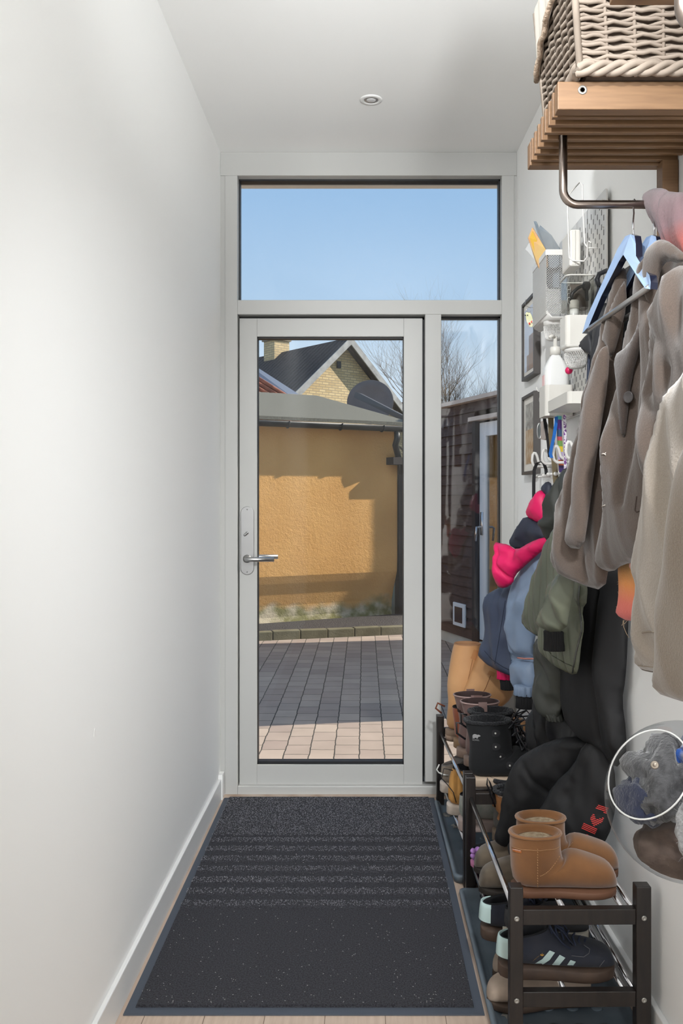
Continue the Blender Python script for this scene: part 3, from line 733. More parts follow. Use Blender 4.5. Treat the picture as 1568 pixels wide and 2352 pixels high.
# ================================================================== boot trays
m_tray = mat('blue_grey_rubber', (84, 96, 106), .42, var=((106, 116, 124), 7, .2), bump=(50, .08, .002))
m_mud = mat('dried_mud', (150, 146, 138), .9, var=((110, 108, 104), 30, .2))
def tray(y0, y1, xa, xb, rz, label, seed):
    W_, L_ = .345, y1 - y0
    t = thing('boot_tray', label, 'tray', (xa, y0, 0), rz=rz)
    def ring(inset, z, r=.02):
        pts = []
        for cx_, cy_, a0 in ((W_ - r - inset, L_ - r - inset, 0), (r + inset, L_ - r - inset, 90), (r + inset, r + inset, 180), (W_ - r - inset, r + inset, 270)):
            for k in range(6):
                a = math.radians(a0 + k * 18); pts.append(Vector((cx_ + r * math.cos(a), cy_ + r * math.sin(a), z)))
        return pts
    mb = MB(); mb.loft([ring(.004, .002), ring(0, .02), ring(.001, .026), ring(.007, .028), ring(.013, .026), ring(.018, .010), ring(.024, .006)])
    build('basin', mb, m_tray, t, local=True)
    st = MB()
    for i in range(4):
        for j in range(9):
            c = Vector((.09 + i * .06, .06 + j * (L_ - .12) / 8, .006)); st.lathe([(.016, 0), (.014, .0025), (.006, .003), (.001, .003)], c, n=14)
    tag(build('studs', st, m_tray, t, local=True), None, None, kind='stuff')
    rnd = random.Random(seed); md = MB()
    for i in range(7):
        cx_, cy_ = rnd.uniform(.04, .12), rnd.uniform(.08, L_ - .1); n = 16; rr = rnd.uniform(.012, .03)
        pts = [Vector((cx_ + rr * rnd.uniform(.4, 1) * math.cos(6.283 * k / n), cy_ + rr * 1.6 * rnd.uniform(.4, 1) * math.sin(6.283 * k / n), .0068)) for k in range(n)]
        md.slab(pts, (0, 0, .0008))
    tag(build('mud_stain', md, m_mud, t, local=True), None, None, kind='stuff')
    return t
tray(1.985, 2.735, .296, 0, 0.0, 'blue-grey rubber boot tray nearest the camera with dried mud stains', 4)
tray(2.815, 3.54, .290, 0, .008, 'blue-grey rubber boot tray under the far shoe rack beside the door', 9)

# ================================================================== shoe racks
m_rack = mat('black_brown_stain', (44, 38, 35), .38, var=((30, 27, 26), 9, .2, (10, 10, 1.5)), bump=(80, .06, .001))
m_bolt = mat('zinc_bolt', (160, 158, 152), .4, .7)
def rack(loc, rz, L, Wd, label):
    t = thing('shoe_rack', label, 'shoe rack', loc, rz=rz)
    pw, H = .030, .37
    for ix, x in enumerate((0, Wd - pw - .004)):
        for y in (0, L - pw):
            w_ = pw if ix == 0 else pw + .004
            lg = build('leg', MB().box(x, x + w_, y, y + pw, 0, H), m_rack, t, smooth=False, bev=.002, local=True)
            for z in (.30, .115):
                ys_ = -.001 if y == 0 else L + .001
                b = MB().lathe([(.0058, -.001), (.006, .0008), (.0045, .0016), (.0022, .0012), (.001, .0005)], (x + w_ * .5, ys_, z), (0, -1 if y == 0 else 1, 0), 16)
                build('bolt', b, m_bolt, lg, local=True)
    for y in (.004, L - pw + .004):
        for z in (.283, .097):
            build('side_rail', MB().box(pw, Wd - pw - .004, y, y + .022, z, z + .035), m_rack, t, smooth=False, bev=.0015, local=True)
    for z in (.302, .118):
        for x in (.016, .13, Wd - .052, Wd - .028):
            build('rod', MB().cyl((x, pw - .002, z), (x, L - pw + .002, z), .0068, 14), m_chrome, t, local=True)
    return t
rack((.329, 1.964, 0), math.radians(.6), .806, .320, 'near black two-tier shoe rack holding the tan sheepskin boots')
rack((.319, 2.784, 0), math.radians(2.0), .765, .318, 'far black two-tier shoe rack by the door holding tall boots')

# ================================================================== footwear
def sole_ring(L, w, z, n=40, k=1.0, dx=0.0, toe=1.0):
    st = [(0, 0), (.015, .42), (.06, .68), (.14, .8), (.3, .76), (.45, .78), (.6, .93), (.72, 1), (.83, .93), (.92, .68), (.975, .36), (1, 0)]
    xs, ws = zip(*st); pts = []
    for i in range(n):
        a = math.pi * (1 - math.cos(math.pi * i / (n - 1))) / 2 / math.pi
        t = a; pts.append((t, float(np.interp(t, xs, ws))))
    up = [Vector((dx + L * t, w * .5 * k * v, z)) for t, v in pts]
    dn = [Vector((dx + L * t, -w * .5 * k * v, z)) for t, v in reversed(pts[1:-1])]
    return up + dn
def se_ring(b, f, w, n=22, e=.85):
    c = (Vector(b) + Vector(f)) / 2; h = (Vector(f) - Vector(b)) / 2; r = []
    for i in range(n):
        a = 2 * math.pi * i / n; ca, sa = math.cos(a), math.sin(a)
        u = math.copysign(abs(ca) ** e, ca); v = math.copysign(abs(sa) ** e, sa)
        r.append(Vector((c.x + h.x * u, w * v, c.z + h.z * u)))
    return r
def footwear(name, label, cat, loc, yaw, m_up, m_sole, m_in, L=.27, W=.095, th=.055, zs=.02, shaft=None, collar=None, group=None,
             sole_h=None, heel=None, tongue=True, pitch=0.0, fuzz=None, e=.85, m_rim=None, depth=.05):
    """shoe whose local x runs heel to toe. shaft=[(x_back,x_front,z,half_width)...]; collar=(z_back,x_front,z_front) for low shoes"""
    M = Matrix.Translation(Vector(loc)) @ Matrix.Rotation(yaw, 4, 'Z') @ Matrix.Rotation(-pitch, 4, 'Y')
    t = thing(name, label, cat, loc, group=group)
    up = MB(); w = W / 2
    rings = [se_ring((L * .998, 0, zs), (L * .99, 0, zs + th * .35), w * .25, e=e), se_ring((L * .975, 0, zs), (L * .965, 0, zs + th * .7), w * .55, e=e), se_ring((L * .93, 0, zs), (L * .91, 0, zs + th * .95), w * .8, e=e),
             se_ring((L * .84, 0, zs), (L * .82, 0, zs + th * 1.08), w * .95, e=e), se_ring((L * .70, 0, zs), (L * .70, 0, zs + th * 1.25), w, e=e)]
    if shaft:
        x0b, x0f, z0, w0 = shaft[0]
        rings += [se_ring((L * .52, 0, zs), (L * .58, 0, zs + th * 1.4), w * .92, e=e), se_ring((L * .30, 0, zs), (L * .26 + x0f * .52, 0, zs + th * 1.35 + (z0 - zs - th * 1.35) * .45), w * .84, e=e),
                  se_ring((L * .10, 0, zs), (x0f * 1.05, 0, z0 * .85), w * .8, e=e), se_ring((L * .0, 0, zs + .012), (x0f * 1.0, 0, z0 * .95), w * .76, e=e)]
        rings += [se_ring((a, 0, z), (b, 0, z), ww, e=.95) for a, b, z, ww in shaft]
        a, b, z, ww = shaft[-1]; top = (a, z, b, z, ww)
    else:
        zb, xf, zf = collar
        rings += [se_ring((L * .50, 0, zs), (max(L * .56, xf + .012), 0, zs + th * 1.3), w * .9, e=e), se_ring((L * .28, 0, zs), (xf + .01, 0, zf * .92), w * .8, e=e),
                  se_ring((L * .06, 0, zs), (xf, 0, zf * .98), w * .74, e=e), se_ring((0, 0, zs + .015), (xf - .002, 0, zf), w * .66, e=e), se_ring((.006, 0, zb), (xf - .006, 0, zf + .002), w * .56, e=e)]
        top = (.006, zb, xf - .006, zf + .002, w * .56)
    up.loft(rings, cap0=True, cap1=False)
    xform(up, M); uo = build('upper', up, m_up, t, sub=1)
    a, za, b, zb_, ww = top
    li = MB(); r = .9
    def rr(k, dz):
        cx_ = (a + b) / 2; return se_ring((cx_ + (a - cx_) * k, 0, za - dz), (cx_ + (b - cx_) * k, 0, zb_ - dz), ww * k, e=.95)
    li.loft([rr(1.0, 0), rr(.99, -.003), rr(.93, -.004), rr(.88, .003), rr(.85, depth * .5), rr(.8, depth), rr(.3, depth + .004)], cap0=False)
    xform(li, M); build('lining', li, m_in, t)
    so = MB()
    so.loft([sole_ring(L, W, 0, k=.95), sole_ring(L, W, .003, k=1.02), sole_ring(L, W, zs * .9, k=1.06), sole_ring(L, W, zs + .002, k=1.0)])
    if heel:
        hb = [p for p in sole_ring(L, W, 0, k=.98) if p.x < L * .3]; so.v = so.v
        so.slab([Vector((p.x, p.y, -heel)) for p in hb], (0, 0, heel + .002))
    xform(so, M); build('sole', so, m_sole, t)
    t['_'] = 0; del t['_']
    return t, up, so, li, M

def F(m_, *a): return m_
suede_tan = mat('tan_suede', (126, 84, 46), .9, var=((102, 67, 37), 12, .2), bump=(200, .2, .001), sheen=.4)
sole_tan = mat('tan_rubber', (104, 70, 50), .7)
fleece = mat('cream_fleece', (186, 168, 140), 1.0, var=((150, 130, 104), 90, .2), bump=(160, 1, .006))
m_stitch = mat('pale_stitch', (168, 128, 90), .8)
# near pair of sheepskin boots, standing on the top rods of the near rack
def sheep(loc, label, front):
    t, up, so, li, M = footwear('sheepskin_boot', label, 'boot', loc, 0.0, suede_tan, sole_tan, suede_tan, L=.252, W=.098, th=.062, zs=.016,
        shaft=[(-.002, .122, .088, .042), (-.004, .118, .105, .044), (-.003, .118, .128, .045), (-.003, .118, .142, .045)], group=None, depth=.012)
    fl = MB(); fl.loft([[M @ p for p in se_ring((.008, 0, .128), (.108, 0, .128), .040, e=.95)], [M @ p for p in se_ring((.03, 0, .133), (.09, 0, .133), .025, e=.95)]])
    build('fleece_lining', fl, fleece, t)
    rim = MB(); rim.tube([M @ p for p in se_ring((-.003, 0, .142), (.118, 0, .142), .0445, n=32, e=.95)], .0036, 8, closed=True)
    build('rim_binding', rim, mat('tan_binding', (132, 90, 52), .85, sheen=.4), t)
    s = Surf(up); sm = MB()
    return t, s, M
t, s, M = sheep((.350, 2.078, .310), 'tan suede sheepskin boot, front one of the pair on the near rack', True)
sm = MB()
for q in range(0, 128, 6): s.line(sm, [(1234, 1950 + q), (1234.6, 1953.5 + q)], .0011)
for q in range(14):
    a = q / 14; x = 1240 + 46 * a; y = 2013 - 14 * a - 34 * a ** 2; s.line(sm, [(x, y), (x + 2.2, y - 1.6 - 3 * a)], .0009)
s.line(sm, [(1174, 1945), (1200, 1952), (1240, 1954), (1275, 1950), (1286, 1944)], .0007)
build('stitching', sm, m_stitch, t)
lb = MB(); s.fill(lb, [(1176, 1948), (1197, 1953), (1197, 1960), (1177, 1955)], .0012); build('side_label', lb, mat('brown_label', (160, 92, 44), .8), t)
tx = MB(); s.text(tx, 'WATERPROOF', 1186, 1952.6, 3.4, 12, off=.0028, sx=.85); build('side_label_text', tx, mat('label_white', (232, 220, 214), .7), t, smooth=False)
t, s, M = sheep((.383, 2.176, .310), 'tan suede sheepskin boot, rear one of the pair on the near rack', False)
sm = MB()
for q in range(10):
    a = q / 10; x = 1290 + 26 * a; y = 1964 - 30 * a; s.line(sm, [(x, y), (x + 1.8, y - 2)], .0009)
build('stitching', sm, m_stitch, t)

# navy suede trainers with pale stripes on the lower tier of the near rack
navy = mat('navy_suede', (34, 38, 50), .9, var=((44, 46, 54), 20, .2), bump=(200, .2, .001), sheen=.08)
gum = mat('gum_sole', (86, 68, 56), .7, var=((70, 56, 48), 18, .2))
pale_blue = mat('pale_blue_leather', (176, 198, 196), .5)
dark_in = mat('dark_lining', (20, 21, 25), .9)
def trainer(loc, yaw, label, heel_px, stripes):
    t, up, so, li, M = footwear('trainer', label, 'shoe', loc, yaw, navy, gum, dark_in, L=.275, W=.096, th=.045, zs=.026, collar=(.082, .125, .105), group=None, depth=.045)
    s = Surf(up)
    hp = MB(); hp.loft([[M @ Vector((.034 - k * math.cos(a), k * .88 * math.sin(a), z)) for a in np.linspace(-1.35, 1.35, 15)] for k, z in ((.0385, .045), (.0375, .06), (.0355, .078), (.033, .088), (.030, .089), (.031, .078))], close=False, cap0=False, cap1=False); build('heel_tab', hp, pale_blue, t)
    if stripes:
        st = MB()
        for q in stripes: s.fill(st, q, .0014)
        build('side_stripes', st, pale_blue, t)
        tx = MB(); s.text(tx, 'SPEZIAL', 1231, 2201, 8.5, -40, off=.0022, sx=.62); build('gold_lettering', tx, mat('gold_foil', (206, 160, 70), .35, .6), t, smooth=False)
        lo = MB()
        for k, o in enumerate(((-3, 4), (0, 0), (3, 4))):
            s.fill(lo, [(1243 + o[0], 2196 - o[1] * .4), (1244.5 + o[0], 2191 - (3 - abs(o[0])) * .8), (1246 + o[0], 2196 - o[1] * .4)], .0022, step=2)
        build('leaf_mark', lo, MATS['gold_foil'], t)
        sl = MB(); s.line(sl, [(1312, 2195), (1340, 2198), (1352, 2190), (1354, 2180), (1340, 2170)], .0009); s.line(sl, [(1275, 2218), (1300, 2236), (1340, 2234), (1375, 2222), (1388, 2205)], .0009)
        build('seams', sl, mat('grey_thread', (92, 92, 96), .8), t)
    lc = MB()
    for k in range(7):
        x = .125 + k * .0135; z = .108 - k * .0062 + .004
        pts = [Vector((x, -.022 - .001 * k, z - .010)), Vector((x - .004, -.01, z + .002)), Vector((x, 0, z + .005)), Vector((x + .004, .01, z + .002)), Vector((x, .022, z - .010))]
        lc.tube([M @ p for p in pts], .0024, 6)
    for sgn in (-1, 1):
        lc.tube([M @ Vector(p) for p in ((.13, 0, .116), (.115, sgn * .02, .13), (.125, sgn * .035, .115), (.145, sgn * .038, .09), (.165, sgn * .036, .075))], .0022, 6)
        lc.tube([M @ Vector(p) for p in ((.13, 0, .116), (.15, sgn * .03, .112), (.17, sgn * .04, .085), (.15, sgn * .02, .115), (.13, 0, .117))], .0022, 6)
    build('laces', lc, mat('navy_lace', (30, 38, 58), .8), t)
    return t
trainer((.318, 2.075, .122), -.05, 'navy suede trainer with three pale stripes, nearer of the pair', [(1150, 2134), (1165, 2128), (1166, 2175), (1151, 2165)],
        [[(1262, 2183), (1274, 2188), (1262, 2205), (1238, 2221), (1222, 2217), (1245, 2203)], [(1285, 2193), (1298, 2200), (1284, 2217), (1268, 2231), (1254, 2226), (1270, 2213)], [(1310, 2205), (1322, 2209), (1310, 2226), (1297, 2240), (1283, 2236), (1298, 2222)]])
trainer((.300, 2.25, .122), -.12, 'navy suede trainer with pale heel tab, farther of the pair', [(1118, 2110), (1138, 2090), (1160, 2140), (1156, 2150), (1128, 2128)], None)

# shoes lying with toes towards the mat
grey_suede = mat('olive_grey_suede', (116, 104, 88), .95, var=((92, 80, 68), 14, .2), bump=(180, .25, .001), sheen=.3)
dk_sole = mat('dark_sole', (52, 46, 42), .7)
ankle = [(-.002, .115, .080, .036), (-.002, .112, .105, .037)]
footwear('suede_boot', 'olive grey suede ankle boot, front one, toe poking out of the near rack', 'boot', (.588, 2.50, .128), math.pi + .06, grey_suede, dk_sole, dark_in, L=.262, W=.094, th=.062, zs=.014, shaft=ankle)
footwear('suede_boot', 'olive grey suede ankle boot, rear one half behind its twin', 'boot', (.590, 2.605, .132), math.pi - .02, grey_suede, dk_sole, dark_in, L=.262, W=.094, th=.062, zs=.014, shaft=ankle)
beige = mat('dusty_beige_suede', (186, 168, 152), .9, var=((150, 134, 120), 10, .2), bump=(150, .2, .001))
footwear('loafer', 'dusty beige shoe on the boot tray, toe towards the mat', 'shoe', (.565, 2.16, .010), math.pi + .12, beige, mat('worn_dark_sole', (72, 58, 48), .8), dark_in, L=.268, W=.098, th=.050, zs=.016, collar=(.07, .12, .085))
footwear('loafer', 'second beige shoe lying behind its twin under the near rack', 'shoe', (.600, 2.27, .010), math.pi + .05, beige, MATS['worn_dark_sole'], dark_in, L=.268, W=.098, th=.050, zs=.016, collar=(.07, .12, .085))
bl = mat('black_leather', (26, 26, 28), .25)
t, *_ = footwear('heeled_shoe', 'black leather heeled shoe lying on the tray under the near rack', 'shoe', (.345, 2.60, .060), .0, bl, bl, dark_in, L=.235, W=.08, th=.038, zs=.008, collar=(.06, .1, .07), pitch=-.18)
hl = MB(); M = Matrix.Translation((.352, 2.60, .0)); hl.loft([[M @ Vector((x * k, y * k, z)) for x, y in ((0, -.02), (.03, -.018), (.03, .018), (0, .02))] for k, z in ((.7, .012), (.85, .04), (1.1, .064))]); build('block_heel', hl, bl, t, smooth=False, bev=.002)
t, *_ = footwear('patent_slipper', 'dark grey slip-on with white rim squeezed behind the near rack leg', 'shoe', (.350, 2.20, .238 - .1), .05, mat('charcoal_felt', (60, 60, 62), .9), mat('off_white_sole', (205, 198, 184), .7), dark_in, L=.22, W=.085, th=.05, zs=.02, collar=(.075, .11, .09))

# ---- black laced winter boots on the far rack
bsuede = mat('black_suede', (20, 21, 23), .95, bump=(180, .2, .001), sheen=.05)
bsole = mat('putty_sole', (178, 158, 138), .7)
m_fuzz = mat('black_fleece', (26, 27, 30), 1, bump=(150, 1, .01), sheen=.1)
def winter(loc, yaw, label, front):
    t, up, so, li, M = footwear('winter_boot', label, 'boot', loc, yaw, bsuede, bsole, m_fuzz, L=.285, W=.105, th=.070, zs=.030,
        shaft=[(.012, .150, .125, .048), (.008, .148, .155, .050), (-.002, .146, .190, .051), (-.006, .142, .212, .051)], depth=.03)
    rim = MB(); pts = [M @ p for p in se_ring((-.006, 0, .213), (.142, 0, .213), .051, n=34, e=.95)]
    rim.tube([p + Vector((0, 0, .001 * math.sin(i * 2.3))) for i, p in enumerate(pts)], [.0062 + .0006 * math.sin(i * 1.7) for i in range(len(pts))], 8, closed=True)
    build('fleece_cuff', rim, m_fuzz, t)
    pl_ = MB(); pl_.tube([M @ Vector(p) for p in ((-.012, 0, .20), (-.034, 0, .205), (-.032, 0, .17), (-.004, 0, .15))], .0035, 8); build('pull_loop', pl_, bl, t)
    ll = MB()
    for k in range(6):
        x = .152 + .012 * k + .006 * max(0, k - 2); z = .20 - .024 * k
        ll.tube([M @ Vector(p) for p in ((x - .02, -.036, z - .006), (x - .002, -.016, z + .004), (x + .002, .0, z + .006), (x - .002, .016, z + .004), (x - .02, .036, z - .006))], .003, 6)
    for sg in (-1, 1):
        ll.tube([M @ Vector(p) for p in ((.152, 0, .20), (.185, sg * .03, .222), (.20, sg * .035, .205), (.17, sg * .01, .195), (.152, 0, .198))], .0028, 6)
        ll.tube([M @ Vector(p) for p in ((.152, 0, .20), (.175, sg * .03, .15), (.20, sg * .04, .11), (.185, sg * .03, .10), (.16, sg * .01, .17), (.152, 0, .20))], .0025, 6)
    build('laces', ll, mat('black_lace', (34, 34, 37), .45), t)
    s = Surf(up)
    if front:
        for px, py in ((1137.5, 1684.5), (1138.3, 1715.7), (1149, 1738), (1170.5, 1758.5)):
            ey = MB(); pa = MB(); s.fill(pa, [(px - 8, py - 8), (px + 2, py - 9), (px + 12, py - 4), (px + 10, py + 5), (px + 1, py + 9), (px - 8, py + 7)], .0014, sm=1)
            h = s.hit(px, py, .0025)
            if h: ey.lathe([(.0034, -.0008), (.0034, .0004), (.0018, .0008), (.0012, 0)], h, (EYE - h).normalized(), 12)
            build('eyelet', ey, m_bolt, build('lace_patch', pa, mat('black_patch', (33, 33, 35), .8), t))
        lg = MB(); s.fill(lg, [(1084.5, 1693), (1085, 1688.5), (1088, 1686), (1092, 1686.3), (1096, 1688), (1099, 1687.5), (1103, 1690), (1102.5, 1691.5), (1098, 1692.5), (1096.5, 1696.5), (1094, 1696.5), (1093.5, 1694.5), (1090, 1694.5), (1089, 1696.5), (1084, 1696), (1085.5, 1694)], .0018, step=2)
        build('bear_mark', lg, mat('silver_print', (150, 150, 150), .5), t); tx = MB(); s.text(tx, 'SOREL', 1092.5, 1700, 4.6, 3, off=.0022, sx=1.25); build('silver_lettering', tx, MATS['silver_print'], t, smooth=False)
    return t
winter((.337, 2.865, .306), .03, 'black suede lace-up winter boot with bear mark, front of its pair', True)
winter((.365, 2.985, .306), .03, 'black suede lace-up winter boot, rear of its pair beside brown boots', False)

# ---- brown rubber chelsea boots
brn = mat('mauve_brown_rubber', (108, 84, 80), .42, var=((128, 104, 98), 6, .2))
brn2 = mat('brown_rim', (150, 126, 120), .5)
def chelsea(loc, yaw, label):
    t, up, so, li, M = footwear('pull_on_boot', label, 'boot', loc, yaw, brn, mat('taupe_sole', (140, 118, 104), .6), mat('dark_brown_lining', (52, 36, 34), .8), L=.28, W=.10, th=.066, zs=.026,
        shaft=[(.014, .118, .115, .040), (.008, .112, .150, .040), (-.002, .118, .190, .045), (-.010, .126, .222, .050)], depth=.06)
    build('rim', MB().tube([M @ p for p in se_ring((-.010, 0, .223), (.126, 0, .223), .050, n=32, e=.95)], .0028, 6, closed=True), brn2, t)
    pt = MB()
    for y in (-1, 1): pt.slab([M @ Vector(p) for p in ((.045, y * .051, .232), (.075, y * .051, .232), (.075, y * .054, .20), (.045, y * .054, .20))], M.to_3x3() @ Vector((0, y * .003, 0)))
    build('pull_tab', pt, brn, t, smooth=False)
chelsea((.338, 3.19, .306), .04, 'mauve brown pull-on boot with tall shaft, left one behind the black boots')
chelsea((.352, 3.085, .306), .02, 'mauve brown pull-on boot, right one just behind the black boots')

# ---- rust ankle boot and two tall tan boots by the sidelight
rust = mat('rust_leather', (158, 92, 68), .38, var=((138, 78, 56), 10, .2), bump=(60, .1, .002))
t, up, so, li, M = footwear('ankle_boot', 'rust brown leather ankle boot standing before the tall tan boots', 'boot', (.338, 3.30, .308), .0, rust, mat('layered_sole', (140, 112, 84), .7), dark_in, L=.265, W=.092, th=.055, zs=.028,
    shaft=[(.004, .115, .095, .036), (-.004, .11, .125, .038), (-.004, .108, .15, .04)])
lace = MB()
for k in range(5): x = .112 + .014 * k; z = .15 - .022 * k; lace.tube([M @ Vector(p) for p in ((x - .01, -.03, z), (x + .004, 0, z + .006), (x - .01, .03, z))], .0025, 5)
build('laces', lace, mat('brown_lace', (110, 60, 40), .7), t)
tan = mat('tan_leather', (200, 154, 108), .42, var=((180, 132, 88), 7, .22), bump=(25, .15, .004))
m_tab = mat('tan_tab', (176, 124, 80), .5)
def tall(loc, yaw, shaft, label, tabs):
    t, up, so, li, M = footwear('tall_boot', label, 'boot', loc, yaw, tan, mat('stacked_sole', (134, 112, 94), .75), mat('tan_lining', (150, 110, 78), .8), L=.275, W=.095, th=.055, zs=.018, shaft=shaft, heel=.020, depth=.08)
    s = Surf(up); tb = MB()
    for q in tabs: s.fill(tb, q, .0025, thick=.002)
    build('pull_tab', tb, m_tab, t)
    return t, s, M
t, s, M = tall((.318, 3.42, .322), .0, [(.010, .105, .10, .036), (.012, .13, .14, .045), (.004, .145, .19, .05), (.014, .15, .25, .052), (.022, .145, .31, .052), (.034, .140, .355, .052)],
     'tall tan leather boot with upright shaft, left one by the sidelight', [[(1088, 1492), (1104, 1497), (1098, 1520), (1080, 1512)]])
sm = MB(); s.line(sm, [(1085, 1515), (1075, 1560), (1066, 1600), (1060, 1618)], .0012); build('side_seam', sm, mat('dark_tan_thread', (138, 92, 56), .7), t)
kp = MB(); kp.tube([M @ Vector(p) for p in ((-.002, 0, .11), (-.03, -.01, .125), (-.038, -.012, .105), (-.015, -.008, .085))], .004, 6); build('heel_bow', kp, mat('brown_lace', (110, 60, 40), .7), t)
t, s, M = tall((.375, 3.37, .322), .0, [(.005, .110, .10, .038), (.000, .17, .125, .048), (.002, .205, .165, .054), (.018, .205, .205, .056), (.034, .19, .25, .056), (.055, .168, .30, .055), (.07, .135, .335, .05)],
     'tall tan leather boot with slouching shaft, right one leaning over', [[(1124, 1540), (1138, 1546), (1134, 1555), (1118, 1549)]])
sm = MB(); s.line(sm, [(1126, 1552), (1115, 1580), (1103, 1600), (1096, 1618)], .0012); build('side_seam', sm, mat('dark_tan_thread', (138, 92, 56), .7), t)

# ---- lower tier of the far rack
g_s = mat('taupe_suede', (150, 138, 124), .9, var=((130, 118, 106), 12, .2), bump=(150, .2, .001))
lt_sole = mat('pale_rubber', (196, 182, 168), .6)
t, up, so, li, M = footwear('sneaker', 'taupe suede sneaker with pale sole at the far left of the lower tier', 'shoe', (.290, 3.34, .128), .0, g_s, lt_sole, mat('grey_lining', (118, 112, 108), .9), L=.275, W=.098, th=.05, zs=.032, collar=(.095, .12, .12))
tr = MB(); tr.tube([M @ Vector(p) for p in ((-.002, 0, .10), (-.012, 0, .08), (-.006, -.02, .075), (.01, -.034, .072), (.03, -.036, .07))], .0028, 6); build('heel_trim', tr, mat('silver_trim', (205, 205, 200), .3), t)
footwear('sneaker', 'taupe suede sneaker behind its twin by the sidelight', 'shoe', (.345, 3.435, .128), .04, g_s, lt_sole, MATS['grey_lining'], L=.275, W=.098, th=.05, zs=.032, collar=(.095, .12, .12))
must = mat('mustard_nubuck', (196, 146, 82), .85, var=((180, 128, 66), 14, .2), bump=(120, .2, .001))
t, up, so, li, M = footwear('work_boot', 'mustard nubuck boot with dark cord, heel overhanging the far rack', 'boot', (.294, 3.11, .128), .0, must, lt_sole, dark_in, L=.265, W=.094, th=.058, zs=.030,
    shaft=[(.008, .118, .10, .040), (.010, .12, .13, .042), (.022, .118, .158, .043)])
cd_ = MB(); cd_.tube([M @ Vector(p) for p in ((.02, -.02, .155), (-.012, -.03, .165), (-.02, -.03, .13), (.0, -.035, .11), (.02, -.043, .085), (.03, -.046, .05))], .0018, 5)
build('cord', cd_, mat('black_cord', (28, 28, 30), .6), t)
sage = mat('sage_knit', (146, 152, 142), .9, var=((190, 188, 180), 20, .15), bump=(150, .5, .002))
footwear('running_shoe', 'sage grey mesh running shoe, heel out beside the middle rack legs', 'shoe', (.318, 2.955, .128), .0, sage, mat('dusty_rose_sole', (186, 168, 160), .6), dark_in, L=.26, W=.095, th=.055, zs=.036, collar=(.115, .11, .125))
gmesh = mat('grey_mesh', (112, 110, 108), .85, bump=(200, .5, .002))
footwear('running_shoe', 'grey running shoe with pale rim behind the mustard boot', 'shoe', (.40, 3.03, .128), .0, gmesh, lt_sole, dark_in, L=.25, W=.09, th=.055, zs=.028, collar=(.09, .12, .11))
# small two-tone snow boots
cam_ = mat('camel_canvas', (174, 122, 78), .7, var=((150, 100, 60), 18, .2), bump=(40, .3, .004))
rub = mat('grey_boot_rubber', (128, 124, 118), .6)
def snow(loc, label, mark):
    t, up, so, li, M = footwear('snow_boot', label, 'boot', loc, .0, rub, mat('mud_beige_sole', (150, 130, 110), .85), m_fuzz, L=.22, W=.09, th=.06, zs=.03, shaft=[(.006, .10, .10, .038), (.004, .10, .118, .038)])
    cz = [(.000, .104, .112, .040), (.006, .104, .128, .042), (-.004, .108, .142, .045), (-.002, .106, .165, .046), (-.008, .112, .20, .050)]
    sh_ = MB(); sh_.loft([[M @ p for p in se_ring((a, 0, z), (b, 0, z), w_, e=.95)] for a, b, z, w_ in cz], cap0=False, cap1=False); build('canvas_shaft', sh_, cam_, t)
    rm = MB(); rm.tube([M @ p for p in se_ring((-.008, 0, .203), (.112, 0, .203), .050, n=30, e=.95)], .0075, 8, closed=True); build('cuff', rm, m_fuzz, t)
    il = MB(); il.loft([[M @ p for p in se_ring((-.004, 0, .203), (.108, 0, .203), .047)], [M @ p for p in se_ring((.0, 0, .15), (.10, 0, .15), .04)]], cap0=False); build('inner_lining', il, m_fuzz, t)
    lp = MB(); lp.tube([M @ Vector(p) for p in ((-.010, 0, .19), (-.022, 0, .225), (-.03, 0, .24), (-.032, 0, .22), (-.016, 0, .18), (-.006, 0, .15))], .003, 6); build('pull_loop', lp, bl, t)
    if mark:
        s = Surf(sh_); wm = mat('white_print', (222, 216, 208), .6); b = MB()
        s.fill(b, [(1142.5, 1821), (1143, 1817), (1146, 1815), (1150, 1816), (1153, 1818.5), (1156, 1821), (1155.5, 1823), (1152.5, 1823.5), (1151, 1827), (1148, 1826), (1147, 1824), (1145, 1825.5), (1142.5, 1824)], .0012, step=2); build('bear_mark', b, wm, t)
        tx = MB(); s.text(tx, 'SOREL', 1149.5, 1830, 5.2, 20, off=.0016); build('white_lettering', tx, wm, t, smooth=False)
snow((.418, 2.74, .128), 'camel and grey snow boot with white bear mark, front of its pair', True)
snow((.420, 2.86, .128), 'camel and grey snow boot, rear one half behind its twin', False)
pk = mat('pink_rubber', (206, 130, 170), .6); lil = mat('lilac_felt', (176, 128, 196), .8, bump=(60, .6, .004))
footwear('child_shoe', 'small pink shoe with white sole behind the snow boots', 'shoe', (.405, 2.96, .128), .0, pk, mat('white_rubber', (225, 220, 215), .6), dark_in, L=.17, W=.07, th=.045, zs=.03, collar=(.11, .08, .115)) if False else None
t, *_ = footwear('child_slipper', 'small lilac slipper with curled flower on the lower rods', 'slipper', (.325, 2.66, .127), .1, lil, pk, dark_in, L=.17, W=.07, th=.04, zs=.01, collar=(.05, .08, .06))
fl = MB()
for k in range(5):
    a = k * 1.257; fl.ball((.338 + .012 * math.cos(a), 2.625, .178 + .012 * math.sin(a)), .009, 8, 6)
build('flower', fl, lil, t)
footwear('child_slipper', 'lilac slipper fallen on the far tray beside the rack leg', 'slipper', (.345, 2.87, .008), math.pi, lil, pk, dark_in, L=.05 + .12, W=.07, th=.04, zs=.01, collar=(.05, .08, .06)) if False else None
